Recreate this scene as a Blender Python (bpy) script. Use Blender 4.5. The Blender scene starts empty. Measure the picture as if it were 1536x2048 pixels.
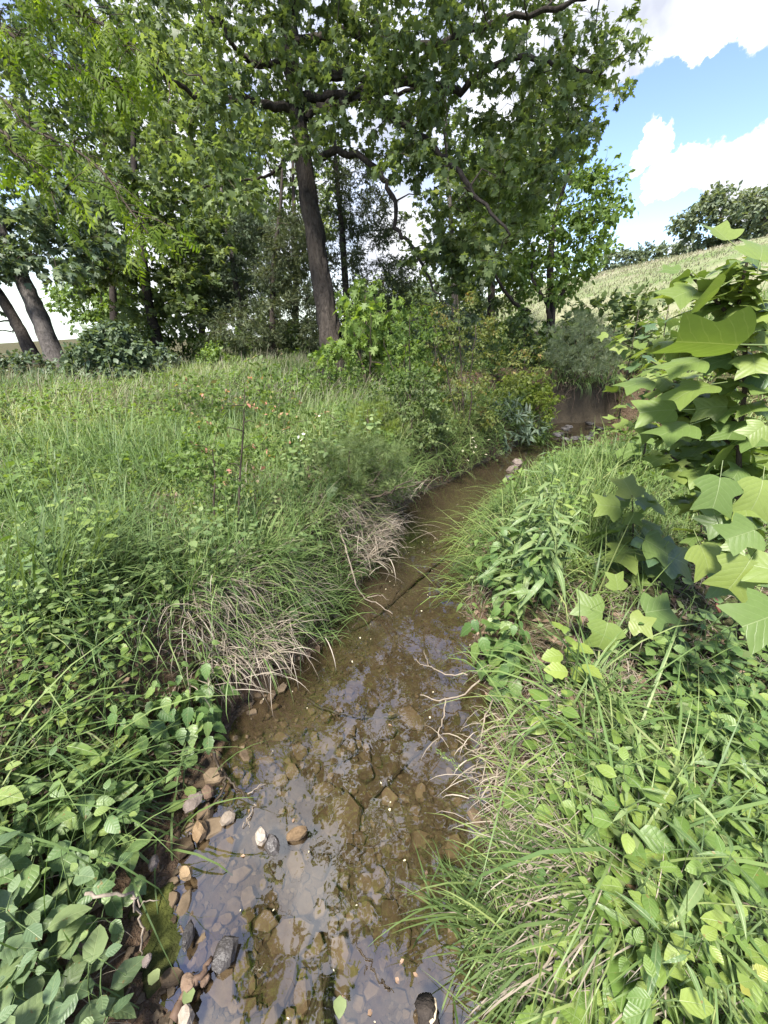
import bpy, math, random
import numpy as np
from mathutils import Vector, Matrix

random.seed(7)
RNG = np.random.default_rng(11)
scene = bpy.context.scene
COL = scene.collection

# ------------------------------------------------------------------ camera, world, sun, exposure
EYE = np.array([0.0, 0.0, 1.6])
PITCH = math.radians(26.5)
cam_data = bpy.data.cameras.new('camera')
cam_data.sensor_fit = 'HORIZONTAL'
cam_data.sensor_width = 26.0
cam_data.lens = 13.0
cam_data.clip_start = 0.05
cam_data.clip_end = 2000.0
cam = bpy.data.objects.new('camera', cam_data)
cam.location = EYE
cam.rotation_euler = (math.radians(90) - PITCH, 0, 0)
COL.objects.link(cam)
scene.camera = cam

scene.view_settings.view_transform = 'Standard'
scene.view_settings.look = 'None'
scene.view_settings.gamma = 1.0
scene.view_settings.use_curve_mapping = False
scene.view_settings.exposure = 2.9

SUN_EL, SUN_AZ = math.radians(62), math.radians(212)     # azimuth clockwise from +Y: behind the camera, to the left
sun_dir = Vector((math.sin(SUN_AZ) * math.cos(SUN_EL), math.cos(SUN_AZ) * math.cos(SUN_EL), math.sin(SUN_EL)))
sd = bpy.data.lights.new('sun', 'SUN')
sd.energy = 1.9
sd.angle = math.radians(10)
sd.color = (1.0, 0.95, 0.87)
sun = bpy.data.objects.new('sun', sd)
sun.rotation_euler = sun_dir.to_track_quat('Z', 'Y').to_euler()
sun.location = (-4, -4, 12)
COL.objects.link(sun)

F_, U_, R_ = np.array([0, math.cos(PITCH), -math.sin(PITCH)]), np.array([0, math.sin(PITCH), math.cos(PITCH)]), np.array([1.0, 0, 0])
def ray(px, py):
    return F_ + R_ * ((px - 768) / 768.0) + U_ * ((1024 - py) / 768.0)
def P(px, py, t):
    """world point seen at photo pixel (px, py) at depth t metres"""
    return EYE + ray(px, py) * t
def project(p):
    q = np.asarray(p, float) - EYE
    t = q @ F_
    tt = np.where(np.abs(t) < 1e-6, 1e-6, t)
    return 768 + 768 * (q @ R_) / tt, 1024 - 768 * (q @ U_) / tt, t

# ---- sky
world = bpy.data.worlds.new('World')
scene.world = world
world.use_nodes = True
wt = world.node_tree
wt.nodes.clear()
def wn(t, **k):
    n = wt.nodes.new(t)
    for a, b in k.items(): setattr(n, a, b)
    return n
def wl(a, b): wt.links.new(a, b)
def wmath(op, a, b=None, c=None, clamp=False):
    n = wn('ShaderNodeMath', operation=op, use_clamp=clamp)
    for i, v in enumerate((a, b, c)):
        if v is None: continue
        if isinstance(v, (int, float)): n.inputs[i].default_value = v
        else: wl(v, n.inputs[i])
    return n.outputs[0]
geo = wn('ShaderNodeTexCoord')
sep = wn('ShaderNodeSeparateXYZ'); wl(geo.outputs['Generated'], sep.inputs[0])
zc = wmath('MAXIMUM', sep.outputs[2], 0.04)
cmb = wn('ShaderNodeCombineXYZ'); wl(sep.outputs[0], cmb.inputs[0]); wl(sep.outputs[1], cmb.inputs[1]); wl(zc, cmb.inputs[2])
nrm = wn('ShaderNodeVectorMath', operation='NORMALIZE'); wl(cmb.outputs[0], nrm.inputs[0])
sky = wn('ShaderNodeTexSky', sky_type='NISHITA', sun_disc=False)
sky.sun_elevation = SUN_EL; sky.sun_rotation = SUN_AZ
sky.air_density = 1.0; sky.dust_density = 0.6; sky.ozone_density = 1.5
wl(nrm.outputs[0], sky.inputs[0])
hs = wn('ShaderNodeHueSaturation'); hs.inputs['Hue'].default_value = 0.518; hs.inputs['Saturation'].default_value = 1.12; hs.inputs['Value'].default_value = 0.33
wl(sky.outputs[0], hs.inputs['Color'])
# clouds: warped direction, soft blobs at the places of the clouds seen, plus fractal noise everywhere
n1 = wn('ShaderNodeTexNoise'); n1.inputs['Scale'].default_value = 5.0; n1.inputs['Detail'].default_value = 8.0; n1.inputs['Roughness'].default_value = 0.62
wl(nrm.outputs[0], n1.inputs['Vector'])
sub = wn('ShaderNodeVectorMath', operation='SUBTRACT'); wl(n1.outputs['Color'], sub.inputs[0]); sub.inputs[1].default_value = (0.5, 0.5, 0.5)
scl = wn('ShaderNodeVectorMath', operation='SCALE'); wl(sub.outputs[0], scl.inputs[0]); scl.inputs['Scale'].default_value = 0.22
wrp = wn('ShaderNodeVectorMath', operation='ADD'); wl(nrm.outputs[0], wrp.inputs[0]); wl(scl.outputs[0], wrp.inputs[1])
wrn = wn('ShaderNodeVectorMath', operation='NORMALIZE'); wl(wrp.outputs[0], wrn.inputs[0])
n2 = wn('ShaderNodeTexNoise'); n2.inputs['Scale'].default_value = 2.3; n2.inputs['Detail'].default_value = 6.0; n2.inputs['Roughness'].default_value = 0.62
wl(nrm.outputs[0], n2.inputs['Vector'])
total = wmath('MULTIPLY_ADD', n2.outputs[0], 1.5, -0.30)
def blob(px, py, rpx, amt):
    global total
    d = ray(px, py); L = np.linalg.norm(d); d = d / L
    ang = rpx / 768.0 / L
    dp = wn('ShaderNodeVectorMath', operation='DOT_PRODUCT'); wl(wrn.outputs[0], dp.inputs[0]); dp.inputs[1].default_value = tuple(d)
    mr = wn('ShaderNodeMapRange', interpolation_type='SMOOTHSTEP')
    wl(dp.outputs['Value'], mr.inputs['Value'])
    mr.inputs['From Min'].default_value = math.cos(ang * 1.5); mr.inputs['From Max'].default_value = math.cos(ang * 0.25)
    total = wmath('MULTIPLY_ADD', mr.outputs[0], amt, total)
for b in [(1320, 60, 190, 0.8), (1230, 190, 110, 0.7), (1180, 90, 170, .6), (1480, 20, 170, 0.7), (1560, 60, 120, .6),
          (1490, 175, 95, -1.8), (1390, 215, 80, -1.6), (1300, 250, 70, -1.4), (1225, 360, 85, -1.9), (1300, 420, 60, -1.6), (1220, 440, 60, -1.6), (1180, 330, 70, -1.5), (1580, 190, 100, -1.6), (1390, 400, 50, -1.2), (1225, 265, 55, -1.6), (1285, 205, 50, -1.5), (1195, 300, 60, -1.2), (1470, 160, 70, -.8), (1360, 170, 45, -1.0),
          (1318, 235, 36, 2.6), (1265, 285, 34, 2.6), (1325, 315, 52, 2.6), (1410, 300, 60, 2.6), (1500, 295, 75, 2.4), (1580, 310, 80, 2.2), (1330, 358, 36, 2.2),
          (1345, 450, 36, 1.3), (700, 430, 330, .35), (300, 300, 260, .25), (810, 500, 60, .4), (460, 260, 70, -.6)]:
    blob(*b)
def cloud_at(d, deg, amt):
    global total
    d = Vector(d).normalized()
    dp = wn('ShaderNodeVectorMath', operation='DOT_PRODUCT'); wl(wrn.outputs[0], dp.inputs[0]); dp.inputs[1].default_value = tuple(d)
    mr = wn('ShaderNodeMapRange', interpolation_type='SMOOTHSTEP'); wl(dp.outputs['Value'], mr.inputs['Value'])
    mr.inputs['From Min'].default_value = math.cos(math.radians(deg * 1.4)); mr.inputs['From Max'].default_value = math.cos(math.radians(deg * .3))
    total = wmath('MULTIPLY_ADD', mr.outputs[0], amt, total)
cloud_at((.05, .35, 1), 20, .30); cloud_at((-.2, -.2, 1), 20, .22)      # the bank of cloud that the pool mirrors
msk = wn('ShaderNodeMapRange', interpolation_type='SMOOTHSTEP'); wl(total, msk.inputs['Value'])
msk.inputs['From Min'].default_value = 0.28; msk.inputs['From Max'].default_value = 0.92
n3 = wn('ShaderNodeTexNoise'); n3.inputs['Scale'].default_value = 7.0; n3.inputs['Detail'].default_value = 5.0
wl(nrm.outputs[0], n3.inputs['Vector'])
cr = wn('ShaderNodeValToRGB'); wl(n3.outputs[0], cr.inputs[0])
cr.color_ramp.elements[0].position = 0.36; cr.color_ramp.elements[0].color = (.70, .74, .86, 1)
cr.color_ramp.elements[1].position = 0.64; cr.color_ramp.elements[1].color = (1.5, 1.52, 1.58, 1)
mx = wn('ShaderNodeMix', data_type='RGBA'); wl(msk.outputs[0], mx.inputs['Factor']); wl(hs.outputs[0], mx.inputs['A']); wl(cr.outputs[0], mx.inputs['B'])
bg = wn('ShaderNodeBackground'); wl(mx.outputs['Result'], bg.inputs[0]); bg.inputs[1].default_value = 0.15
wo = wn('ShaderNodeOutputWorld'); wl(bg.outputs[0], wo.inputs[0])

# ------------------------------------------------------------------ helpers
def tag(o, label=None, cat=None, group=None, kind=None):
    if label: o['label'] = label
    if cat: o['category'] = cat
    if group: o['group'] = group
    if kind: o['kind'] = kind
    return o
def empty(name, loc, rz=0.0):
    o = bpy.data.objects.new(name, None); COL.objects.link(o)
    o.empty_display_size = 0.1
    o.location = Vector(loc); o.rotation_euler = (0, 0, rz)
    return o
def make_mesh(name, V, Fc, mat, rnd=None, luv=None, smooth=True):
    me = bpy.data.meshes.new(name)
    V = np.asarray(V, np.float32); Fc = np.asarray(Fc, np.int32)
    k = Fc.shape[1]
    me.vertices.add(len(V)); me.vertices.foreach_set('co', V.ravel())
    me.loops.add(Fc.size); me.loops.foreach_set('vertex_index', Fc.ravel())
    me.polygons.add(len(Fc))
    me.polygons.foreach_set('loop_start', np.arange(0, Fc.size, k, dtype=np.int32))
    me.polygons.foreach_set('loop_total', np.full(len(Fc), k, np.int32))
    me.polygons.foreach_set('use_smooth', np.full(len(Fc), smooth, bool))
    if rnd is not None:
        a = me.attributes.new('rnd', 'FLOAT', 'POINT'); a.data.foreach_set('value', np.asarray(rnd, np.float32))
    if luv is not None:
        a = me.attributes.new('luv', 'FLOAT2', 'POINT'); a.data.foreach_set('vector', np.asarray(luv, np.float32).ravel())
    me.update(calc_edges=True)
    if mat: me.materials.append(mat)
    return me
def link(name, me, parent=None):
    o = bpy.data.objects.new(name, me); COL.objects.link(o)
    if parent: o.parent = parent
    return o
def sstep(a, b, x):
    t = np.clip((x - a) / (b - a), 0, 1); return t * t * (3 - 2 * t)
def nz(x, y, s, seed=0):
    """cheap smooth 2D noise about -1..1"""
    r = np.random.default_rng(seed); o = 0
    for k in range(5):
        a = r.uniform(0, 6.28); f = s * r.uniform(.6, 1.7); ph = r.uniform(0, 6.28)
        o = o + np.sin((x * math.cos(a) + y * math.sin(a)) * f + ph + 1.3 * np.sin((x * math.sin(a) - y * math.cos(a)) * f * .7 + ph * 2))
    return o / 3.2
class Acc:
    """collects many copies of small templates and tubes into one mesh"""
    def __init__(s): s.V = []; s.F = []; s.r = []; s.l = []; s.n = 0
    def add(s, tpl, pos, rot, scl, rnd):
        tv, tf = tpl; N = len(pos)
        if N == 0: return
        scl = np.asarray(scl, float)
        if scl.ndim == 1: scl = np.repeat(scl[:, None], 3, 1)
        v = tv[None] * scl[:, None, :]
        v = np.einsum('nij,nkj->nki', rot, v) + np.asarray(pos)[:, None, :]
        f = tf[None] + (np.arange(N) * len(tv))[:, None, None] + s.n
        s.V.append(v.reshape(-1, 3)); s.F.append(f.reshape(-1, 3))
        s.r.append(np.repeat(rnd, len(tv))); s.l.append(np.tile(tv[:, :2], (N, 1)))
        s.n += N * len(tv)
    def tube(s, pts, rad, sides=5, rnd=.5, rough=0.0, cap=True):
        pts = np.asarray(pts, float); K = len(pts)
        rad = np.broadcast_to(np.asarray(rad, float), (K,)) if np.ndim(rad) else np.full(K, float(rad))
        tan = np.gradient(pts, axis=0); tan /= np.linalg.norm(tan, axis=1)[:, None] + 1e-9
        ref = np.array([0.31, .17, .93]) if abs(tan[0] @ np.array([0.31, .17, .93])) < .9 else np.array([1.0, 0, 0])
        a = np.cross(tan, ref); a /= np.linalg.norm(a, axis=1)[:, None] + 1e-9
        b = np.cross(tan, a)
        th = np.arange(sides) * 2 * math.pi / sides
        rr = rad[:, None] * (1 + (RNG.normal(0, rough, (K, sides)) if rough else 0))
        v = pts[:, None] + rr[..., None] * (np.cos(th)[None, :, None] * a[:, None] + np.sin(th)[None, :, None] * b[:, None])
        idx = np.arange(K * sides).reshape(K, sides)
        i0 = idx[:-1]; i1 = idx[1:]; j0 = np.roll(i0, -1, 1); j1 = np.roll(i1, -1, 1)
        f = np.concatenate([np.stack([i0, j0, j1], -1).reshape(-1, 3), np.stack([i0, j1, i1], -1).reshape(-1, 3)])
        V = v.reshape(-1, 3)
        if cap:
            V = np.concatenate([V, pts[:1], pts[-1:]])
            c0, c1 = K * sides, K * sides + 1
            e0, e1 = idx[0], idx[-1]
            f = np.concatenate([f, np.stack([np.full(sides, c0), np.roll(e0, -1), e0], -1), np.stack([np.full(sides, c1), e1, np.roll(e1, -1)], -1)])
        s.V.append(V); s.F.append(f + s.n); s.r.append(np.full(len(V), rnd)); s.l.append(np.zeros((len(V), 2))); s.n += len(V)
    def mesh(s, name, mat, luv=False, smooth=True):
        return make_mesh(name, np.concatenate(s.V), np.concatenate(s.F), mat, np.concatenate(s.r), np.concatenate(s.l) if luv else None, smooth)
    def obj(s, name, mat, parent=None, luv=False, smooth=True):
        return link(name, s.mesh(name, mat, luv, smooth), parent)
def unit(v): return v / (np.linalg.norm(v, axis=-1, keepdims=True) + 1e-9)
def frames(d, n):
    """rotations whose local Y is d and local Z is as near n as may be"""
    y = unit(d); z = n - (n * y).sum(-1, keepdims=True) * y; z = unit(z); x = np.cross(y, z)
    return np.stack([x, y, z], -1)
def rnd_dir(n): return unit(RNG.normal(0, 1, (n, 3)))
def curve(pts, k):
    """smooth polyline through the points, k steps per span"""
    p = np.asarray(pts, float); out = []
    q = np.concatenate([2 * p[:1] - p[1:2], p, 2 * p[-1:] - p[-2:-1]])
    for i in range(1, len(q) - 2):
        for j in range(k):
            t = j / k; a, b, c, d = q[i - 1], q[i], q[i + 1], q[i + 2]
            out.append(.5 * (2 * b + (c - a) * t + (2 * a - 5 * b + 4 * c - d) * t * t + (3 * b - a - 3 * c + d) * t ** 3))
    out.append(p[-1]); return np.array(out)

# ------------------------------------------------------------------ materials
class Mat:
    def __init__(s, name):
        s.m = bpy.data.materials.new(name); s.m.use_nodes = True
        s.t = s.m.node_tree; s.t.nodes.clear()
        s.out = s.t.nodes.new('ShaderNodeOutputMaterial')
    def n(s, t, **k):
        x = s.t.nodes.new(t)
        for a, b in k.items(): setattr(x, a, b)
        return x
    def l(s, a, b): s.t.links.new(a, b)
    def set(s, node, name, v):
        i = node.inputs[name]
        if hasattr(v, 'is_output') : s.l(v, i)
        else: i.default_value = v
    def math(s, op, a, b=None, c=None, clamp=False):
        x = s.n('ShaderNodeMath', operation=op, use_clamp=clamp)
        for i, v in enumerate((a, b, c)):
            if v is None: continue
            if isinstance(v, (int, float)): x.inputs[i].default_value = v
            else: s.l(v, x.inputs[i])
        return x.outputs[0]
    def attr(s, name, what='Fac'):
        return s.n('ShaderNodeAttribute', attribute_name=name).outputs[what]
    def ramp(s, fac, stops):
        r = s.n('ShaderNodeValToRGB'); s.l(fac, r.inputs[0]); e = r.color_ramp.elements
        while len(e) < len(stops): e.new(.5)
        for i, (p, c) in enumerate(stops): e[i].position = p; e[i].color = (*c, 1)
        return r.outputs[0]
    def noise(s, scale, detail=4, rough=.55, vec=None, dist=0.0):
        x = s.n('ShaderNodeTexNoise'); x.inputs['Scale'].default_value = scale; x.inputs['Detail'].default_value = detail
        x.inputs['Roughness'].default_value = rough; x.inputs['Distortion'].default_value = dist
        if vec is not None: s.l(vec, x.inputs['Vector'])
        return x
    def pos(s): return s.n('ShaderNodeNewGeometry').outputs['Position']
    def mix(s, f, a, b):
        x = s.n('ShaderNodeMix', data_type='RGBA')
        for nm, v in (('Factor', f), ('A', a), ('B', b)):
            i = x.inputs[nm] if nm == 'Factor' else [q for q in x.inputs if q.name == nm and q.type == 'RGBA'][0]
            if hasattr(v, 'is_output'): s.l(v, i)
            elif nm == 'Factor': i.default_value = v
            else: i.default_value = (*v, 1)
        return [q for q in x.outputs if q.type == 'RGBA'][0]
    def bump(s, h, strength=.4, dist=.01):
        b = s.n('ShaderNodeBump'); b.inputs['Strength'].default_value = strength; b.inputs['Distance'].default_value = dist
        s.l(h, b.inputs['Height']); return b.outputs[0]
    def surf(s, col, rough=.6, normal=None, spec=.3, **k):
        p = s.n('ShaderNodeBsdfPrincipled')
        s.set(p, 'Base Color', col if hasattr(col, 'is_output') else (*col, 1))
        s.set(p, 'Roughness', rough); s.set(p, 'Specular IOR Level', spec)
        if normal is not None: s.l(normal, p.inputs['Normal'])
        s.p = p; return p.outputs[0]
    def done(s, sh): s.l(sh, s.out.inputs['Surface']); return s.m

def leaf_mat(name, stops, trans=.38, rough=.42, spec=.35, obj=False, veins=False, vn=6.0, lift=(1.55, 1.34, 1.5), tint=(1.25, 1.25, .5), spots=0.0):
    """leaf: per-leaf colour from the attribute rnd (or from the object), light through the blade, optional veins"""
    m = Mat(name)
    stops = [(p, (min(.6, c[0] * lift[0]), min(.6, c[1] * lift[1]), min(.5, c[2] * lift[2]))) for p, c in stops]
    f = m.n('ShaderNodeObjectInfo').outputs['Random'] if obj else m.attr('rnd')
    col = m.ramp(f, stops); nrm_ = None
    if veins:
        uv = m.attr('luv', 'Vector')
        sp = m.n('ShaderNodeSeparateXYZ'); m.l(uv, sp.inputs[0])
        ax = m.math('ABSOLUTE', sp.outputs[0])
        mid = m.math('SUBTRACT', 1.0, m.math('MULTIPLY', ax, 70.0), clamp=True)
        ph = m.math('ADD', m.math('MULTIPLY', m.math('SUBTRACT', sp.outputs[1], m.math('MULTIPLY', ax, .85)), vn), m.math('MULTIPLY', m.noise(3.0, 2, .5, uv).outputs[0], .9))
        fr = m.math('ABSOLUTE', m.math('SUBTRACT', m.math('FRACT', ph), .5))
        lat = m.math('SUBTRACT', 1.0, m.math('MULTIPLY', fr, 14.0), clamp=True)
        v = m.math('MAXIMUM', mid, m.math('MULTIPLY', lat, .32))
        col = m.mix(m.math('MULTIPLY', v, .7), col, (.32, .38, .18))
        nrm_ = m.bump(m.math('ADD', m.math('MULTIPLY', v, -1.0), m.math('MULTIPLY', fr, .7)), .35, .003)
        nn = m.noise(9, 3, vec=uv)
        col = m.mix(m.math('MULTIPLY', nn.outputs[0], .55), col, m.ramp(f, [(p, tuple(c * .62 for c in q)) for p, q in stops]))
    if spots:
        ns = m.noise(70, 3, vec=m.pos())
        col = m.mix(m.math('MULTIPLY', m.math('GREATER_THAN', ns.outputs[0], .685), spots), col, (.20, .14, .05))
    s1 = m.surf(col, rough, nrm_, spec)
    tr = m.n('ShaderNodeBsdfTranslucent')
    tc = m.n('ShaderNodeMix', data_type='RGBA', blend_type='MULTIPLY'); tc.inputs['Factor'].default_value = 1
    ii = [q for q in tc.inputs if q.type == 'RGBA']
    m.l(col, ii[0]); ii[1].default_value = (*tint, 1)
    m.l([q for q in tc.outputs if q.type == 'RGBA'][0], tr.inputs[0])
    mx_ = m.n('ShaderNodeMixShader'); mx_.inputs[0].default_value = trans
    m.l(s1, mx_.inputs[1]); m.l(tr.outputs[0], mx_.inputs[2])
    return m.done(mx_.outputs[0])

def bark_mat(name, dark, light, scale=9.0, strength=.8, moss=None):
    m = Mat(name)
    mp = m.n('ShaderNodeMapping'); mp.inputs['Scale'].default_value = (1, 1, .16); m.l(m.pos(), mp.inputs['Vector'])
    a = m.noise(scale * 2.2, 6, .65, mp.outputs[0], .6); b = m.noise(scale * .5, 3, .5, m.pos())
    col = m.ramp(a.outputs[0], [(.32, dark), (.6, light), (.8, tuple(min(1, c * 1.35) for c in light))])
    col = m.mix(m.math('MULTIPLY', b.outputs[0], .6), col, tuple(c * .7 for c in dark))
    if moss:
        c_ = m.noise(4, 4, .6, m.pos())
        col = m.mix(m.math('MULTIPLY', m.math('SUBTRACT', c_.outputs[0], .52), 4, clamp=True), col, moss)
    return m.done(m.surf(col, .9, m.bump(a.outputs[0], strength, .03), .15))
def plain_mat(name, stops, rough=.8, scale=30, obj=False, bump=.3, spec=.2):
    m = Mat(name)
    a = m.noise(scale, 5, .6, m.pos())
    f = m.math('ADD', m.math('MULTIPLY', a.outputs[0], .6), m.math('MULTIPLY', m.n('ShaderNodeObjectInfo').outputs['Random'] if obj else m.attr('rnd'), .4))
    return m.done(m.surf(m.ramp(f, stops), rough, m.bump(a.outputs[0], bump, .01), spec))
# ------------------------------------------------------------------ terrain
LEFT_PX = [(330, 2300), (335, 2048), (345, 1800), (375, 1650), (425, 1560), (475, 1430), (565, 1340), (645, 1290), (695, 1200), (745, 1140), (780, 1080),
           (795, 1030), (835, 990), (900, 962), (960, 930), (1010, 905), (1050, 880), (1095, 838), (1130, 800)]
RIGHT_PX = [(1050, 2300), (1015, 2048), (965, 1850), (980, 1700), (992, 1560), (988, 1440), (965, 1330), (935, 1250), (930, 1150), (948, 1080), (975, 1020),
            (1010, 975), (1070, 940), (1120, 912), (1195, 880), (1225, 838), (1225, 800)]
def on_z(px, py, z=0.0):
    d = ray(px, py); return EYE + d * ((z - EYE[2]) / d[2])
LW = np.array([on_z(*p) for p in LEFT_PX]); RW = np.array([on_z(*p) for p in RIGHT_PX])
def mono(W):
    o = [W[0]]
    for p in W[1:]:
        if p[1] > o[-1][1] + .02: o.append(p)
    return np.array(o)
LW, RW = mono(LW), mono(RW)
def xl(y): return np.interp(y, LW[:, 1], LW[:, 0]) + .035 * nz(y, y * 0, 9, 3) + np.maximum(0, y - LW[-1, 1]) * .9
def xr(y): return np.maximum(np.interp(y, RW[:, 1], RW[:, 0]) + .035 * nz(y, y * 0 + 2, 8, 4) + np.maximum(0, y - RW[-1, 1]) * .9, xl(y) + .25)
_yy = np.linspace(-1, 20, 800)
_cl = 1 / np.sqrt(1 + np.gradient(xl(_yy), _yy) ** 2); _cr = 1 / np.sqrt(1 + np.gradient(xr(_yy), _yy) ** 2)
_k = np.ones(25) / 25
_cl = np.convolve(np.pad(_cl, 12, 'edge'), _k, 'valid'); _cr = np.convolve(np.pad(_cr, 12, 'edge'), _k, 'valid')
def dist_stream(x, y):
    """signed distance to the left and right water line, positive on the bank"""
    return (xl(y) - x) * np.interp(y, _yy, _cl), (x - xr(y)) * np.interp(y, _yy, _cr)
def H(x, y):
    x = np.asarray(x, float); y = np.asarray(y, float)
    dl, dr = dist_stream(x, y)
    yc = np.clip(y, -3, 40)
    # left: gravel shelf by the viewer, then a steep lip and a flat meadow
    shelf = sstep(1.35, .75, y)
    wl_ = .30 - .12 * sstep(2.2, 3.2, y) + .45 * shelf
    lift = sstep(.0 + .12 * shelf, wl_ + .12 * shelf, dl)
    zl = .46 * lift + .05 * sstep(.3, 2.5, dl) + .02 * sstep(0, .1, dl)
    zl = zl + .14 * np.exp(-((x + 1.0) ** 2 + (y - 7.9) ** 2) / 2.2) * sstep(.5, 1.5, dl)
    zl = zl + .05 * nz(x, y, 1.1, 5) * sstep(.2, 1, dl)
    low = sstep(3.2, 4.0, y) * sstep(6.3, 5.5, y)
    rh = .34 - .10 * low + .52 * sstep(5.2, 6.8, y)
    lf = sstep(0, .26 + .05 * nz(x, y, 3, 8) + 1.3 * low, dr)
    zr = rh * lf + .06 * sstep(.4, 2, dr) + .05 * nz(x, y, 1.2, 6) * sstep(.2, 1, dr) + .02 * sstep(0, .1, dr)
    far_ = sstep(6.72, 7.02, yc + .14 * nz(x, y, 3, 15) + .07 * nz(x, y, 12, 16))
    w = np.minimum(-dl, -dr)
    bed = -.012 - .085 * sstep(0, .42, w) - .03 * sstep(1.3, 2.4, yc) * sstep(0, .3, w) + .012 * nz(x, y, 12, 9) + .008 * nz(x, y, 30, 10)
    z = np.where(dl > 0, zl, np.where(dr > 0, zr, bed))
    z = z * (1 - far_) + far_ * (.62 + .3 * sstep(-1, 4, x) + .06 * nz(x, y, .9, 5))
    z = z + np.where((dl > .1) | (dr > .1), .018 * nz(x, y, 7, 12), 0)
    z = z - .26 * sstep(5.0, 9.5, y) * sstep(-2.5, -6, x)
    # the far left falls away, the right climbs to a hill
    z = z - np.where(x < 6, np.clip((y - 12.5) * .095, 0, 14), 0) * sstep(6, 0, x)
    z = z - np.clip(-x - 12, 0, 100) * .06
    hx = np.maximum(0, x - 4.3)
    hill = .3 * (np.sqrt(hx * hx + .5) - .707) 
    hill = np.where(hx > 0, hill, 0)
    top = 6.0 + .5 * nz(x, y, .06, 14)
    hill = np.where(hill > top - 1, top - 1 + (1 - np.exp(-(hill - top + 1))), hill) - np.maximum(0, x - 32) * .03
    z = z + hill * sstep(1.0, 9.0, y + .3 * x)
    return z
def G(px, py):
    """first hit of the photo ray with the terrain"""
    d = ray(px, py); lo, hi = .3, 60.0
    for n_ in (160, 40, 20):
        t = np.linspace(lo, hi, n_) if n_ != 160 else .3 * (200.0 ** np.linspace(0, 1, n_))
        p = EYE + d * t[:, None]; hit = np.nonzero(p[:, 2] < H(p[:, 0], p[:, 1]))[0]
        k = hit[0] if len(hit) else n_ - 1
        lo, hi = t[max(0, k - 1)], t[k]
    return EYE + d * hi
def ground_at(x, y): return float(H(np.array([x]), np.array([y]))[0])

def axis(segs):
    o = []
    for a, b, s in segs: o.append(np.arange(a, b, s))
    return np.concatenate(o + [[segs[-1][1]]])
gx = axis([(-400, -60, 20), (-60, -12, 3), (-12, -4, .4), (-4, -1.6, .1), (-1.6, 3.4, .04), (3.4, 6, .12), (6, 14, .5), (14, 60, 2), (60, 400, 20)])
gy = axis([(-30, -3, 2), (-3, 0, .3), (0, 3.2, .035), (3.2, 7.5, .05), (7.5, 10, .12), (10, 20, .5), (20, 80, 2), (80, 600, 20)])
GX, GY = np.meshgrid(gx, gy)
GZ = H(GX, GY)
gv = np.stack([GX, GY, GZ], -1).reshape(-1, 3)
nx, ny = len(gx), len(gy)
ii = (np.arange(ny - 1)[:, None] * nx + np.arange(nx - 1)[None]).ravel()
quads = np.stack([ii, ii + 1, ii + 1 + nx, ii + nx], 1)
cx = gv[quads].mean(1)
cdl, cdr = dist_stream(cx[:, 0], cx[:, 1])
is_bed = (cdl < .03) & (cdr < .03) & (cx[:, 1] < 9) & (cx[:, 1] > -2.5)
is_hill = (cx[:, 0] > 6) & ~is_bed
def submesh(name, mask, mat):
    f = quads[mask]; u, inv = np.unique(f, return_inverse=True)
    me = make_mesh(name, gv[u], inv.reshape(-1, 4), mat)
    return tag(link(name, me), kind='structure')

m = Mat('soil')
a = m.noise(3.0, 6, .6, m.pos()); b = m.noise(38, 5, .65, m.pos()); c_ = m.noise(9, 4, .6, m.pos())
sepz = m.n('ShaderNodeSeparateXYZ'); m.l(m.pos(), sepz.inputs[0])
litter = m.ramp(b.outputs[0], [(.3, (.028, .020, .013)), (.5, (.072, .052, .031)), (.72, (.15, .118, .078))])
green = m.ramp(c_.outputs[0], [(.3, (.02, .035, .010)), (.7, (.06, .085, .026))])
top_ = m.mix(m.math('MULTIPLY', m.math('SUBTRACT', a.outputs[0], .38), 3.2, clamp=True), litter, green)
red = m.ramp(b.outputs[0], [(.3, (.055, .035, .022)), (.6, (.135, .092, .06)), (.8, (.23, .17, .12))])
f_red = m.math('SUBTRACT', 1.0, m.math('MULTIPLY', m.math('ADD', m.math('SUBTRACT', sepz.outputs[2], .12), m.math('MULTIPLY', m.math('SUBTRACT', a.outputs[0], .5), .2)), 7.0), clamp=True)
# the cut bank upstream shows bare red soil up to its lip
nzn = m.n('ShaderNodeSeparateXYZ'); m.l(m.n('ShaderNodeNewGeometry').outputs['True Normal'], nzn.inputs[0])
steep = m.math('MULTIPLY', m.math('SUBTRACT', .72, nzn.outputs[2]), 5, clamp=True)
f_red = m.math('MULTIPLY', f_red, m.math('GREATER_THAN', sepz.outputs[2], -.3))
f_red = m.math('MAXIMUM', f_red, m.math('MULTIPLY', steep, .8))
SOIL = m.done(m.surf(m.mix(f_red, top_, red), .95, m.bump(m.math('ADD', b.outputs[0], m.math('MULTIPLY', c_.outputs[0], .9)), 1.0, .04), .1))
m = Mat('silt_bed')
a = m.noise(2.2, 5, .6, m.pos()); b = m.noise(60, 6, .7, m.pos()); c_ = m.noise(14, 4, .6, m.pos())
base = m.ramp(c_.outputs[0], [(.3, (.036, .025, .015)), (.55, (.066, .047, .029)), (.75, (.10, .074, .047))])
base = m.mix(m.math('MULTIPLY', m.math('SUBTRACT', a.outputs[0], .45), 2.2, clamp=True), base, (.095, .073, .047))
base = m.mix(m.math('MULTIPLY', m.math('SUBTRACT', b.outputs[0], .5), 1.6, clamp=True), base, (.036, .025, .015))
sy = m.n('ShaderNodeSeparateXYZ'); m.l(m.pos(), sy.inputs[0])          # the still pool upstream holds finer, greyer silt
pool = m.math('MULTIPLY', m.math('SUBTRACT', m.math('ADD', sy.outputs[1], m.math('MULTIPLY', a.outputs[0], .8)), 2.0), 1.6, clamp=True)
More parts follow.
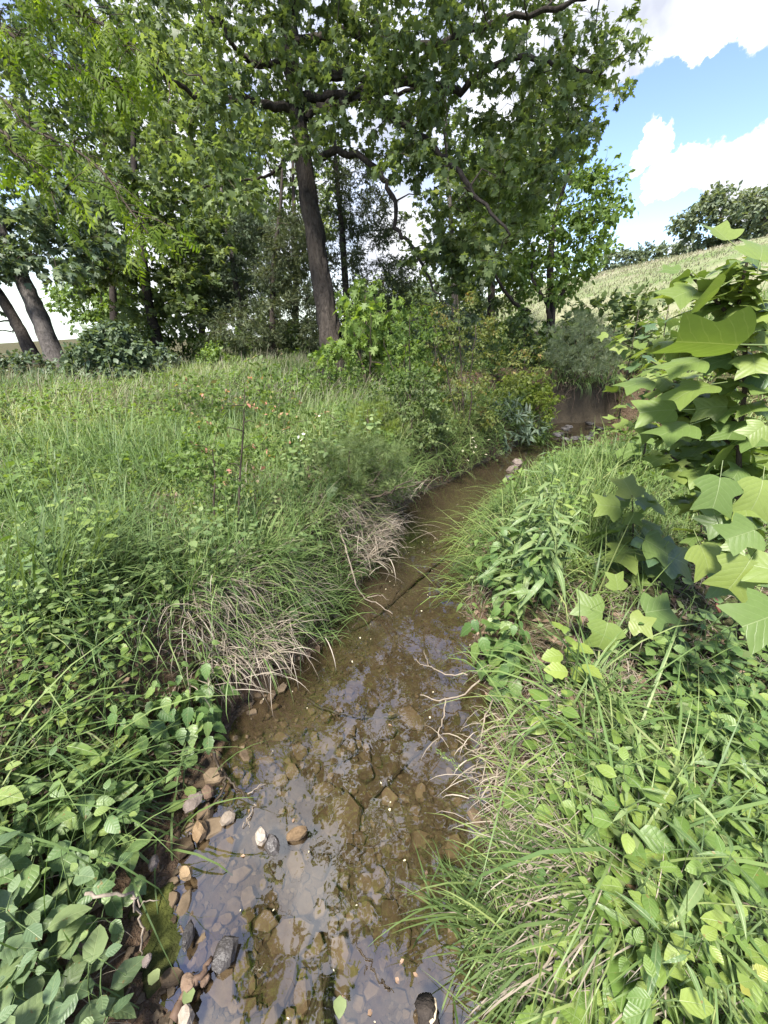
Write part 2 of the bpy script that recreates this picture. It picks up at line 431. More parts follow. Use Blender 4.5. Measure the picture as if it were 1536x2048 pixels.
base = m.mix(m.math('MULTIPLY', pool, .75), base, (.064, .054, .037))
SILT = m.done(m.surf(base, .9, m.bump(m.math('ADD', b.outputs[0], c_.outputs[0]), .7, .012), .15))
m = Mat('dry_hill')
a = m.noise(.25, 5, .6, m.pos()); b = m.noise(6, 5, .6, m.pos())
hc = m.ramp(a.outputs[0], [(.38, (.11, .16, .06)), (.5, (.18, .20, .11)), (.62, (.25, .245, .165))])
hc = m.mix(m.math('MULTIPLY', b.outputs[0], .5), hc, (.12, .13, .05))
HILL = m.done(m.surf(hc, .95, m.bump(b.outputs[0], .6, .08), .05))
submesh('ground', ~is_bed & ~is_hill, SOIL)
bed_o = submesh('streambed', is_bed, SILT)
submesh('hillside', is_hill, HILL)

# ---- water sheet, its edges buried in the banks
wy = np.concatenate([np.arange(-2.4, 8.9, .05)])
frac_ = np.linspace(0, 1, 15)
WX = (xl(wy) - .07)[:, None] * (1 - frac_) + (xr(wy) + .07)[:, None] * frac_
WV = np.stack([WX, np.repeat(wy[:, None], 15, 1), np.zeros_like(WX)], -1).reshape(-1, 3)
i_ = (np.arange(len(wy) - 1)[:, None] * 15 + np.arange(14)[None]).ravel()
WF = np.stack([i_, i_ + 1, i_ + 16, i_ + 15], 1)
m = Mat('stream_water')
w1 = m.noise(3.2, 3, .5, m.pos(), .4); w2 = m.noise(16, 2, .5, m.pos())
hgt = m.math('ADD', w1.outputs[0], m.math('MULTIPLY', w2.outputs[0], .12))
bn = m.bump(hgt, .10, .03)
gg = m.n('ShaderNodeNewGeometry'); dt = m.n('ShaderNodeVectorMath', operation='DOT_PRODUCT'); m.l(gg.outputs['Incoming'], dt.inputs[0]); m.l(bn, dt.inputs[1])
fz = m.math('MULTIPLY_ADD', m.math('POWER', m.math('SUBTRACT', 1.0, m.math('ABSOLUTE', dt.outputs['Value']), clamp=True), 5.0), .79, .21)
tr = m.n('ShaderNodeBsdfTransparent'); tr.inputs[0].default_value = (.84, .81, .73, 1)
gl = m.n('ShaderNodeBsdfGlossy'); gl.inputs['Roughness'].default_value = .015; m.l(bn, gl.inputs['Normal'])
ms = m.n('ShaderNodeMixShader'); m.l(fz, ms.inputs[0]); m.l(tr.outputs[0], ms.inputs[1]); m.l(gl.outputs[0], ms.inputs[2])
WATER = m.done(ms.outputs[0])
tag(link('stream_water', make_mesh('stream_water', WV, WF, WATER)), kind='structure')

# ---- stones on the bed: parts of the streambed, flat broken slabs coated with silt
STONE = plain_mat('silty_stone', [(.25, (.048, .034, .02)), (.5, (.092, .066, .04)), (.8, (.15, .112, .072))], .85, 26, True, .7, .2)
def slab(seed, n=7):
    r = np.random.default_rng(seed)
    th = np.sort(np.linspace(0, 2 * math.pi, n, endpoint=False) + r.uniform(-.28, .28, n))
    rad = r.uniform(.72, 1.12, n); asp = r.uniform(.6, .85)
    o = np.stack([np.cos(th) * rad, np.sin(th) * rad * asp], 1)
    lo = np.concatenate([o * 1.0, np.full((n, 1), -.3)], 1)
    md = np.concatenate([o * r.uniform(.97, 1.06, (n, 1)), r.uniform(.06, .2, (n, 1))], 1)
    hi = np.concatenate([o * r.uniform(.82, .9, (n, 1)), r.uniform(.24, .36, (n, 1))], 1)
    V = np.concatenate([lo, md, hi, [[r.uniform(-.1, .1), r.uniform(-.1, .1), .34]]])
    f = []
    for k in (0, 1):
        for i in range(n):
            j = (i + 1) % n
            f += [(k * n + i, k * n + j, k * n + n + j), (k * n + i, k * n + n + j, k * n + n + i)]
    for i in range(n): f.append((2 * n + i, 2 * n + (i + 1) % n, 3 * n))
    return V, np.array(f)
slabs = [slab(s, 5 + s % 4) for s in range(12)]
slab_me = [make_mesh('stone', v, f, STONE, smooth=False) for v, f in slabs]
spots = []
def stone(x, y, r, flat=.55, sink=.25, rz=None, k=None, tilt=.14):
    k = random.randrange(12) if k is None else k
    o = link('stone', slab_me[k], bed_o)
    o.location = (x, y, ground_at(x, y) + r * flat * .3 - r * sink * .25)
    o.rotation_euler = (random.gauss(0, tilt), random.gauss(0, tilt), random.uniform(0, 6.3) if rz is None else rz)
    o.scale = (r, r, r * flat)
    spots.append((x, y, r))
# slabs that can be singled out in the photograph (pixel, radius in pixels)
for px, py, rp in [(805, 1745, 26), (850, 1790, 30), (838, 1680, 24), (700, 1860, 0), (580, 1870, 46), (690, 1620, 38), (620, 1880, 34), (770, 1455, 28), (740, 1520, 0), (668, 1475, 26),
                   (820, 1430, 34), (560, 1560, 20), (650, 1570, 24), (590, 1665, 28), (455, 1715, 24), (480, 1760, 20), (760, 1750, 26), (905, 1700, 24), (735, 1755, 24), (880, 1650, 20),
                   (590, 1720, 26), (640, 1730, 26), (480, 1930, 40), (560, 1960, 40), (610, 1800, 24), (430, 1600, 18), (520, 1610, 16), (600, 1500, 18), (640, 1490, 20), (560, 1480, 16),
                   (812, 1515, 28), (660, 1645, 26), (530, 1840, 26), (450, 1980, 34), (470, 1820, 18), (425, 1850, 20), (740, 1700, 16), (770, 1660, 18), (700, 1700, 20), (840, 1580, 16),
                   (915, 1790, 22), (480, 1560, 14), (905, 1880, 26), (640, 2010, 36), (780, 1830, 30), (690, 1950, 30)]:
    if rp:
        q = on_z(px, py, -.06); t = (q - EYE) @ F_
        stone(q[0], q[1], rp * t / 768 * random.uniform(.95, 1.15), .8)
tries = 0
while len(spots) < 298 and tries < 60000:
    tries += 1
    y = .12 + 2.0 * random.random() ** 1.3; x = random.uniform(float(xl(y)) - .02, float(xr(y)) + .02)
    px, py, t = project((x, y, -.05))
    if not (250 < px < 1060 and 1370 < py < 2120): continue
    big = 1 if px < 800 else .75
    r = random.choice([.016, .02, .024, .03, .036, .045]) * big * (1.0 if py > 1500 else .85)
    if any((x - a) ** 2 + (y - b) ** 2 < (.62 * (r + c)) ** 2 for a, b, c in spots): continue
    if random.random() < .5 * (px > 850) + .45 * (py < 1480): continue
    stone(x, y, r, random.uniform(.75, 1.2), tilt=.26)
# gravel too small to pick apart
acc = Acc(); N = 14000
y = .05 + 2.9 * RNG.random(N) ** 1.3; x = xl(y) - .12 + (xr(y) - xl(y) + .16) * RNG.random(N)
keep = RNG.random(N) < np.where(y > 1.75, .25, 1) * (.55 + .45 * nz(x, y, 6, 21)); x, y = x[keep], y[keep]; N = len(x)
for k in range(6):
    s_ = slice(k, N, 6); n_ = len(x[s_])
    rot = frames(np.concatenate([RNG.normal(0, 1, (n_, 2)), RNG.normal(0, .3, (n_, 1))], 1), np.array([0, 0, 1.0]) + RNG.normal(0, .25, (n_, 3)))
    sc = RNG.uniform(.004, .015, n_)
    tv, tf = slab(50 + k, 5)
    acc.add((tv, tf), np.stack([x[s_], y[s_], H(x[s_], y[s_]) + sc * .1], 1), rot, np.stack([sc, sc, sc * .7], 1), RNG.random(n_))
GRAVEL = plain_mat('gravel', [(.2, (.03, .022, .014)), (.5, (.062, .046, .029)), (.85, (.12, .092, .062))], .85, 60, False, .4, .2)
tag(acc.obj('gravel', GRAVEL, bed_o, smooth=False), kind='stuff')
# ------------------------------------------------------------------ leaf templates (local +Y = tip, +Z = upper face, length 1)
def t_ovate(rows=4, w=.3, fold=.12, droop=.25, serr=0.0, peak=.38, ret_stalk=0.0):
    V = []; s_ = np.linspace(0, 1, rows + 1)
    for i, s in enumerate(s_):
        e = math.sin(math.pi * s ** (math.log(.5) / math.log(peak))) ** .85 if 0 < s < 1 else 0
        ww = w * e * (1 + serr * (1 if i % 2 else -1))
        z = -droop * s * s
        if i in (0, rows): V.append((0, s, z))
        else: V += [(-ww, s - (serr * .1 if i % 2 else 0), z + fold * ww), (0, s, z), (ww, s - (serr * .1 if i % 2 else 0), z + fold * ww)]
    f = []; L = lambda i: 0 if i == 0 else 1 + 3 * (i - 1)
    f += [(0, 2, 1), (0, 3, 2)]
    for i in range(1, rows - 1):
        a, b = L(i), L(i + 1)
        for k in (0, 1): f += [(a + k, a + k + 1, b + k + 1), (a + k, b + k + 1, b + k)]
    a, e = L(rows - 1), len(V) - 1
    f += [(a, a + 1, e), (a + 1, a + 2, e)]
    V = np.array(V, float); f = np.array(f)
    if ret_stalk:
        V[:, 1] += ret_stalk; n = len(V)
        V = np.concatenate([V, [(-.012, 0, 0), (.012, 0, 0), (0, ret_stalk * 1.05, 0.004)]]); f = np.concatenate([f, [(n, n + 1, n + 2)]])
    return V, f
def t_lobed(half, droop=.2, cup=.1, inner=False, stalk=0.0, cy=.35):
    """leaf from the right half of its outline, tip last; fan from the blade's centre, optionally with an inner ring"""
    h = np.array(half, float)
    o = np.concatenate([h, (h[::-1] * [-1, 1])[(1 if abs(h[-1][0]) < 1e-6 else 0):]])
    if abs(h[0][0]) < 1e-6: o = o[:-1]
    n = len(o); c = np.array([0, cy])
    def zz(p): return -droop * (p[:, 1] ** 2) - cup * (p[:, 0] ** 2) + .10 * np.abs(p[:, 0])
    if inner:
        r1 = c + (o - c) * .55
        P2 = np.concatenate([o, r1, [c]]); f = []
        for i in range(n):
            j = (i + 1) % n
            f += [(i, j, n + j), (i, n + j, n + i), (n + i, n + j, 2 * n)]
    else:
        P2 = np.concatenate([o, [c]]); f = [(i, (i + 1) % n, n) for i in range(n)]
    V = np.concatenate([P2, zz(P2)[:, None]], 1); f = np.array(f)
    if stalk:
        k = len(V)
        s0 = np.array([[-.012, -stalk, .03], [.012, -stalk, .03], [.010, 0, 0], [-.010, 0, 0], [0, -stalk, .055], [0, .0, .02]])
        V = np.concatenate([V, s0]); f = np.concatenate([f, np.array([[0, 1, 2], [0, 2, 3], [0, 3, 5], [0, 5, 4], [1, 4, 5], [1, 5, 2]]) + k])
    return V, f
MAPLE = t_lobed([(0, 0), (.26, .0), (.5, .16), (.27, .36), (.46, .66), (.15, .6), (0, 1)], .22, .25)
STAR = t_lobed([(0, 0), (.38, -.06), (.17, .22), (.6, .36), (.17, .46), (.34, .86), (.12, .66), (0, 1.05)], .2, .2)
TULIP_HALF = [(0, 0), (.10, -.03), (.24, -.03), (.38, .03), (.50, .12), (.60, .24), (.52, .33), (.40, .40), (.36, .48), (.40, .60), (.46, .76), (.49, .93), (.36, .90), (.2, .84), (.08, .80), (0, .78)]
TULIP = [t_lobed(TULIP_HALF, d, c, True, st) for d, c, st in ((.25, .22, .45), (.5, .1, .4), (.12, .4, .5), (.05, -.25, .42))]
TULIP_LOW = t_lobed([(0, 0), (.3, -.01), (.58, .22), (.36, .45), (.47, .9), (0, .78)], .2, .2)
OV2 = t_ovate(2, .32); OV3 = t_ovate(3, .3); SLIM = t_ovate(3, .12, .2, .3); OV4 = t_ovate(4, .33, .2, .22)
ROUND = t_ovate(3, .46, .1, .15, peak=.42)
def t_spray(n, seed, spread=.5, w=.06):
    """little fan of needle-like scales, for cedar and feathery weeds"""
    r = np.random.default_rng(seed); V = []; f = []
    for i in range(n):
        a = r.uniform(-spread, spread); L = r.uniform(.6, 1); s = r.uniform(0, .5); q = len(V); zz = r.uniform(-.15, .15)
        d = np.array([math.sin(a * 1.6), math.cos(a * 1.6), zz]); p = np.array([0, s, 0]); e = p + d * L * .6; sd_ = np.array([d[1], -d[0], r.uniform(-.5, .5)]) * w
        V += [p - sd_ * .6, p + sd_ * .6, e + sd_ * .2, e - sd_ * .2]; f += [(q, q + 1, q + 2), (q, q + 2, q + 3)]
    return np.array(V), np.array(f)
SPRAY = t_spray(6, 1, .55, .07); FEATHER = t_spray(7, 2, .7, .03)

# ------------------------------------------------------------------ leaf and bark materials
L_MAPLE = leaf_mat('maple_leaf', [(0, (.048, .078, .030)), (.45, (.082, .13, .045)), (.8, (.118, .175, .065)), (1, (.17, .215, .10))], .52, .45, .3)
L_DARK = leaf_mat('dark_leaf', [(0, (.040, .068, .034)), (.5, (.068, .11, .054)), (1, (.12, .17, .09))], .35, .45, .3)  # naturally dark, bluish green foliage
L_MID = leaf_mat('mid_leaf', [(0, (.042, .072, .024)), (.5, (.075, .12, .038)), (1, (.12, .17, .06))], .42, .5, .25)
L_LIGHT = leaf_mat('light_leaf', [(0, (.05, .095, .022)), (.5, (.085, .15, .034)), (1, (.13, .21, .05))], .45, .5, .25)
L_GUM = leaf_mat('sweetgum_leaf', [(0, (.07, .13, .03)), (.5, (.11, .185, .04)), (1, (.15, .24, .055))], .52, .5, .3)
L_YELLOW = leaf_mat('yellow_green_leaf', [(0, (.07, .115, .02)), (.5, (.12, .18, .03)), (1, (.19, .25, .05))], .5, .5, .25)
L_WALNUT = leaf_mat('walnut_leaf', [(0, (.045, .085, .012)), (.5, (.075, .13, .018)), (1, (.12, .18, .028))], .55, .5, .2, obj=True, tint=(1.35, 1.4, .45))
L_CEDAR = leaf_mat('cedar_leaf', [(0, (.040, .062, .030)), (.6, (.075, .105, .048)), (1, (.125, .155, .075))], .3, .6, .15)
L_GREY = leaf_mat('pine_leaf', [(0, (.045, .075, .042)), (.6, (.075, .115, .062)), (1, (.115, .155, .092))], .2, .6, .15)
L_HILL = leaf_mat('distant_leaf', [(0, (.06, .095, .055)), (.5, (.095, .135, .075)), (1, (.135, .175, .105))], .35, .6, .15)  # distance haze is mixed into this paler blue-green leaf colour
L_BRONZE = leaf_mat('bronze_leaf', [(0, (.07, .105, .028)), (.6, (.115, .155, .042)), (.85, (.18, .16, .055)), (1, (.26, .16, .07))], .45, .5, .25)
L_PINKTIP = leaf_mat('tip_leaf', [(0, (.055, .10, .022)), (.7, (.09, .15, .035)), (.85, (.2, .17, .08)), (1, (.34, .17, .12))], .45, .5, .25)
L_BLUE = leaf_mat('blue_green_leaf', [(0, (.05, .085, .05)), (.6, (.09, .14, .085)), (1, (.16, .21, .14))], .35, .5, .3)
BARK = bark_mat('grey_brown_bark', (.022, .018, .015), (.075, .063, .053), 10, 1.2)
BARK_PALE = bark_mat('pale_bark', (.035, .031, .028), (.12, .107, .096), 8, 1.0)
BARK_DARK = bark_mat('dark_bark', (.016, .013, .011), (.055, .045, .037), 12, .7)
TWIG = plain_mat('twig_bark', [(.2, (.022, .017, .012)), (.6, (.06, .046, .034)), (.9, (.10, .08, .06))], .9, 40)
STEM_G = plain_mat('green_stem', [(.2, (.04, .07, .02)), (.8, (.10, .14, .05))], .6, 40)
STEM_R = plain_mat('red_stem', [(.2, (.06, .02, .016)), (.8, (.13, .06, .04))], .6, 40)

def in_poly(poly, n, t0, t1, bias=1.0):
    """random points at depths t0..t1 whose photo position lies in the polygon"""
    poly = np.array(poly, float); lo, hi = poly.min(0), poly.max(0); out = []
    while len(out) < n:
        q = lo + (hi - lo) * RNG.random((n * 2, 2)); inside = np.zeros(len(q), bool)
        for i in range(len(poly)):
            a, b = poly[i], poly[i - 1]
            c = ((a[1] > q[:, 1]) != (b[1] > q[:, 1])) & (q[:, 0] < (b[0] - a[0]) * (q[:, 1] - a[1]) / (b[1] - a[1] + 1e-9) + a[0])
            inside ^= c
        for x, y in q[inside][:n - len(out)]: out.append(P(x, y, t0 + (t1 - t0) * RNG.random() ** bias))
    return np.array(out)
def in_ball(c, r, n, hollow=.35):
    d = rnd_dir(n); rr = (hollow + (1 - hollow) * RNG.random(n)) ** (1 / 2.0)
    return np.asarray(c) + d * rr[:, None] * np.asarray(r)

def woody(name, label, cat, base, trunk, r0, r1, attract, tpl, lmat, per, leaf_len, twig_len=.35, limbs=(), bark=BARK, twig_mat=None, group=None,
          sides=14, droop=.35, up=1.0, single=0, twig_r=.008, out_bias=.6, size_var=.25, rough=.06, skip_trunk=False, tip_rnd=None, flare=1.35, single_min_px=9.0, jitter=.06):
    """tree or shrub: trunk and explicit limbs, fine branches that reach for every attractor, leaves along short shoots there"""
    base = np.asarray(base, float)
    root = empty(name, base); tag(root, label, cat, group)
    trunk = curve(trunk, 6); K = len(trunk)
    rad = np.linspace(r0, r1, K) * (1 + (flare - 1) * np.exp(-np.arange(K) / 1.6))
    nodes = [trunk[K // 4:]]; nr = [rad[K // 4:]]
    A = Acc()
    if not skip_trunk:
        A.tube(trunk - base, rad, sides, .5, rough); A.obj('trunk', bark, root)
    for lp, a, b in limbs:
        lp = curve(lp, 5); kk = len(lp); lp[1:-1] += RNG.normal(0, jitter * .4, (kk - 2, 3)); lr = np.linspace(a, b, kk)
        B = Acc(); B.tube(lp - base, lr, max(6, sides - 6), .5, rough); B.obj('limb', bark, root)
        nodes.append(lp); nr.append(lr)
    nodes = np.concatenate(nodes); nr = np.concatenate(nr)
    order = np.argsort([np.min(((nodes - a) ** 2).sum(1)) for a in attract]); T = Acc(); dirs = []
    for i in order:
        a = attract[i]
        cost = np.linalg.norm(nodes - a, axis=1) + .35 * np.maximum(0, nodes[:, 2] - a[2])
        j = int(np.argmin(cost)); s = nodes[j]; L = np.linalg.norm(a - s)
        if L < 1e-3: dirs.append((i, rnd_dir(1)[0])); continue
        k = max(3, min(9, int(L / .3) + 2)); u = np.linspace(0, 1, k)[:, None]
        pts = s + (a - s) * u + np.array([0, 0, 1.0]) * (np.sin(u * math.pi) * L * RNG.uniform(-.02, .14)) + np.sin(u * math.pi) * RNG.normal(0, jitter, (k, 3)) * min(1, L * 1.5)
        ra = min(nr[j] * .75, twig_r * (1 + 1.6 * L))
        rr = np.linspace(ra, twig_r * .45, k)
        T.tube(pts - base, rr, 5 if ra > .012 else 4, RNG.random(), 0, False)
        nodes = np.concatenate([nodes, pts[1:]]); nr = np.concatenate([nr, rr[1:]]); dirs.append((i, unit(pts[-1] - pts[-2])))
    D = np.zeros((len(attract), 3))
    for i, d in dirs: D[i] = d
    N = len(attract) * per
    ci = np.repeat(np.arange(len(attract)), per)
    nt = max(3, per // 7)
    tw = unit(D[:, None] * out_bias + RNG.normal(0, .75, (len(attract), nt, 3)) * [1, 1, .55])
    tl = twig_len * RNG.uniform(.55, 1.15, (len(attract), nt))
    if twig_r > .003:
        for i in range(len(attract)):
            for k in range(min(nt, 4)):
                T.tube(np.stack([attract[i], attract[i] + tw[i, k] * tl[i, k] * .5 + [0, 0, .01], attract[i] + tw[i, k] * tl[i, k] - [0, 0, droop * .08 * tl[i, k]]]) - base, [twig_r * .5, twig_r * .35, twig_r * .2], 3, .5, 0, False)
    if T.V: tag(T.obj('twigs', twig_mat or TWIG, root), kind='stuff')
    ti = RNG.integers(0, nt, N); td = tw[ci, ti]
    uu = RNG.random(N) ** .7
    pos = attract[ci] + td * (uu * tl[ci, ti])[:, None] + RNG.normal(0, .02, (N, 3)) * min(1, leaf_len * 8)
    ld = unit(td * .55 + RNG.normal(0, .6, (N, 3)) + np.array([0, 0, -droop]))
    ln = np.array([0, 0, up]) + RNG.normal(0, .45, (N, 3))
    rot = frames(ld, ln); sc = leaf_len * np.clip(RNG.normal(1, size_var, N), .45, 1.7)
    cl = RNG.normal(0, .16, len(attract))
    rv = np.clip(.42 + cl[ci] + RNG.normal(0, .17, N), 0.01, .99)
    if tip_rnd is not None: rv = np.clip(rv + tip_rnd * np.maximum(0, uu - .75) * 4 * (RNG.random(len(attract)) < .35)[ci], .01, .99)
    if single:
        px, py, t = project(pos); size = np.where((t > .4) & (px > -5) & (px < 1541) & (py > -5) & (py < 2050), sc / t * 768, 0)
        pick = np.argsort(-size)[:single]; pick = pick[size[pick] > single_min_px]
        mes = []
        for k in range(6): mes.append(make_mesh('leaf', tpl[0], tpl[1], lmat, np.full(len(tpl[0]), np.clip(.15 + k * .15, 0, 1)), tpl[0][:, :2]))
        for q in pick:
            o = link('leaf', mes[int(np.clip((rv[q] - .075) / .15, 0, 5))], root)
            o.matrix_local = Matrix.Translation(Vector(pos[q] - base)) @ Matrix(rot[q].tolist()).to_4x4() @ Matrix.Scale(sc[q], 4)
        mask = np.ones(N, bool); mask[pick] = False
        pos, rot, sc, rv = pos[mask], rot[mask], sc[mask], rv[mask]
    C = Acc(); C.add(tpl, pos - base, rot, sc, rv)
    tag(C.obj('crown', lmat, root), kind='stuff')
    return root

# ------------------------------------------------------------------ the trees
# the big maple on the left bank
tb = np.array([*P(668, 752, 7.4)[:2], 0]); tb[2] = ground_at(tb[0], tb[1]) - .05
tr_pts = [tb, P(655, 640, 7.38), P(630, 480, 7.35), P(607, 320, 7.3), P(590, 190, 7.3), P(580, 60, 7.3), P(578, -80, 7.35), P(590, -260, 7.5), P(600, -460, 7.7)]
def lim(*a): return [P(*q) for q in a]
limbs = [(lim((592, 212, 7.3), (520, 205, 7.0), (440, 196, 6.7), (370, 180, 6.3), (300, 130, 5.9)), .075, .02),
         (lim((615, 235, 7.3), (650, 212, 7.1), (690, 206, 6.9), (720, 178, 6.6), (780, 190, 6.2), (850, 170, 5.9)), .065, .02),
         (lim((630, 322, 7.3), (660, 308, 7.2), (705, 308, 7.1), (750, 335, 6.9), (785, 390, 6.8), (797, 465, 6.7), (830, 500, 6.6), (860, 560, 6.5), (880, 600, 6.4)), .062, .012),
         (lim((600, 195, 7.3), (690, 190, 7.1), (770, 215, 6.6), (830, 265, 6.1), (905, 330, 5.7), (960, 400, 5.4), (1020, 470, 5.2)), .075, .014),
         (lim((590, 150, 7.3), (700, 150, 7.0), (810, 165, 6.6), (920, 180, 6.3), (985, 130, 6.0), (1090, 125, 5.6), (1200, 150, 5.4)), .085, .014),
         (lim((584, 90, 7.3), (700, 70, 7.0), (850, 90, 6.5), (1000, 40, 6.0), (1130, 10, 5.7), (1200, -10, 5.5)), .08, .015),
         (lim((584, 120, 7.3), (520, 130, 7.0), (480, 110, 6.8), (450, 60, 6.5), (400, 0, 6.2)), .06, .02),
         (lim((605, 280, 7.3), (570, 320, 7.1), (540, 350, 6.9), (480, 365, 6.7), (400, 380, 6.6)), .035, .01),
         (lim((580, 20, 7.3), (620, -30, 6.2), (680, -60, 5.2), (760, -120, 4.4), (800, -220, 3.8)), .09, .02),
         (lim((580, 0, 7.3), (450, -80, 6.5), (330, -150, 5.6), (200, -260, 5.0)), .09, .02),
         (lim((590, -200, 7.5), (800, -260, 7.0), (1000, -330, 6.3), (1150, -300, 5.9)), .09, .02)]
crown_poly = [(330, -40), (700, -60), (1190, -40), (1215, 40), (1255, 110), (1250, 160), (1185, 250), (1150, 285), (1120, 310), (1075, 420), (1000, 530), (930, 560), (870, 500), (800, 320), (690, 290), (560, 330), (480, 400), (390, 400), (310, 300), (300, 100)]
att = np.concatenate([in_poly(crown_poly, 240, 5.2, 8.6), in_poly([(620, 0), (1240, 60), (1240, 150), (1100, 380), (960, 520), (760, 220)], 62, 5.0, 6.8),
                      in_poly([(820, 480), (940, 480), (960, 640), (860, 640)], 18, 6.2, 6.8), in_poly([(330, -60), (1200, -60), (1050, -800), (350, -800)], 150, 4.4, 8.5),
                      in_ball((-1.6, 7.6, 11.5), (3.4, 3.2, 2.6), 50), in_ball((-.1, 7.0, 8.8), (3.0, 2.3, 2.0), 110), in_ball((.4, 5.0, 9.3), (2.0, 1.2, .9), 40), in_ball((.2, 4.0, 9.6), (1.7, .8, .7), 22), in_ball((.9, 3.4, 7.6), (1.5, 1.0, .8), 22), in_ball((-1.5, 2.2, 7.6), (1.0, .9, .7), 14)])
woody('maple_tree', 'tall maple with dark furrowed trunk on the left bank, spreading boughs over the stream', 'tree', tb, tr_pts, .195, .085, att, MAPLE, L_MAPLE, 66, .098, .46,
      limbs, BARK, sides=30, rough=.12, flare=1.75, single=300, twig_r=.009, droop=.5)

def simple_tree(name, label, base_px, t, top_pts, r0, r1, att, tpl, lmat, per, ll, tw=.4, bark=BARK, group=None, limbs=(), **k):
    q = P(*base_px, t); b = np.array([q[0], q[1], ground_at(q[0], q[1]) - .06])
    return woody(name, label, 'tree', b, [b] + [P(*p) for p in top_pts], r0, r1, att, tpl, lmat, per, ll, tw, limbs, bark, group=group, **k)
# the two leaning trunks at the left edge
simple_tree('leaning_tree', 'pale grey leaning trunk at the meadow edge, thicker of the pair', (122, 752), 10.0, [(85, 650, 10), (45, 560, 10), (-10, 440, 10.1), (-60, 300, 10.3), (-90, 100, 10.6)], .22, .11,
            np.concatenate([in_poly([(-250, 230), (130, 270), (250, 420), (230, 520), (150, 560), (60, 540), (-250, 560)], 150, 8.6, 11.2), in_poly([(-300, 230), (200, 250), (250, -250), (-300, -300)], 60, 9, 12)]),
            MAPLE, L_DARK, 64, .15, .55, BARK_PALE, group='leaning pair at the meadow edge', sides=18, twig_r=.012)
simple_tree('leaning_tree', 'brown leaning trunk at the meadow edge, thinner and left of its pair', (78, 738), 10.8, [(45, 670, 10.8), (12, 610, 10.8), (-40, 530, 10.9), (-120, 400, 11)], .17, .09,
            in_poly([(-260, 380), (30, 420), (60, 520), (-20, 600), (-260, 640)], 40, 10.2, 11.6), MAPLE, L_DARK, 50, .15, .5, BARK, group='leaning pair at the meadow edge', twig_r=.01,
            limbs=[(lim((30, 645, 10.8), (0, 640, 10.7), (-30, 650, 10.5)), .03, .01), (lim((40, 665, 10.8), (10, 662, 10.6), (-40, 668, 10.4)), .025, .008)])
# light maple left of centre
simple_tree('maple_tree', 'bushy light green maple behind the grey bush, dark slanting trunk', (322, 712), 12.5, [(310, 660, 12.5), (296, 600, 12.5), (285, 500, 12.6), (270, 380, 12.8), (265, 200, 13)], .17, .07,
            np.concatenate([in_poly([(130, 420), (260, 300), (400, 330), (440, 470), (420, 600), (360, 655), (250, 640), (180, 590)], 170, 11.2, 14), in_poly([(130, 60), (420, 60), (430, 330), (200, 330)], 80, 12, 15)]),
            MAPLE, L_MID, 60, .155, .55, BARK_DARK, twig_r=.011)
# grey-green pine
simple_tree('pine_tree', 'soft grey green pine standing left of the big maple', (480, 705), 13.5, [(478, 620, 13.5), (465, 520, 13.5), (450, 440, 13.6), (440, 360, 13.8)], .13, .04,
            in_poly([(430, 400), (500, 390), (580, 500), (560, 560), (500, 640), (380, 640), (350, 560), (390, 500)], 150, 12.4, 14.8), SPRAY, L_GREY, 110, .18, .6, BARK_PALE, twig_r=.010, droop=.1)
# two dark cedars either side of the maple trunk
simple_tree('cedar_tree', 'dark cedar left of the big maple trunk, low drooping boughs', (545, 708), 11.5, [(545, 640, 11.5), (548, 520, 11.5), (560, 420, 11.5), (565, 330, 11.5)], .11, .03,
            in_poly([(560, 430), (620, 400), (640, 560), (640, 700), (560, 705), (400, 690), (420, 620), (500, 590)], 120, 10.6, 12.4), SPRAY, L_CEDAR, 110, .17, .5, BARK_DARK, twig_r=.011, droop=.3)
simple_tree('cedar_tree', 'dark cedar right of the big maple trunk, bare stem showing', (700, 735), 9.4, [(695, 640, 9.4), (688, 520, 9.4), (680, 420, 9.4), (672, 330, 9.4), (668, 250, 9.4)], .105, .03,
            in_poly([(645, 300), (720, 320), (790, 430), (800, 520), (830, 610), (810, 660), (720, 690), (640, 680), (650, 500)], 130, 8.8, 10.4), SPRAY, L_CEDAR, 100, .15, .42, BARK_DARK, twig_r=.010, droop=.3)
# thin pale trunk and the crooked tree, right of centre
simple_tree('slender_tree', 'slender pale trunk right of the big maple, thin grey crown', (915, 650), 12, [(908, 560, 12), (903, 470, 12), (898, 380, 12), (892, 280, 12), (890, 150, 12)], .10, .04,
            in_poly([(790, 260), (880, 180), (990, 260), (1000, 420), (990, 560), (900, 610), (830, 560)], 85, 11.2, 13), MAPLE, L_MID, 42, .12, .5, BARK_PALE, twig_r=.009)
simple_tree('crooked_tree', 'crooked many-stemmed tree with bright crown before the dry hillside', (1105, 655), 10.5, [(1104, 600, 10.5), (1100, 540, 10.5), (1105, 470, 10.5), (1120, 400, 10.6), (1140, 340, 10.8)], .12, .04,
            np.concatenate([in_poly([(960, 300), (1120, 260), (1180, 335), (1230, 350), (1250, 410), (1215, 480), (1180, 560), (1120, 600), (1010, 580), (950, 460)], 190, 9.6, 11.8)]), OV4, L_LIGHT, 62, .115, .45, BARK_DARK,
            limbs=[(lim((1098, 640, 10.4), (1088, 600, 10.3), (1070, 575, 10.2), (1062, 545, 10.2), (1070, 500, 10.2)), .06, .02), (lim((1060, 625, 10.4), (1030, 605, 10.1), (1000, 570, 9.9), (985, 530, 9.8), (975, 480, 9.8)), .055, .018),
                   (lim((1106, 620, 10.5), (1130, 570, 10.5), (1160, 500, 10.6), (1190, 430, 10.7)), .05, .012)], twig_r=.008, up=.6)
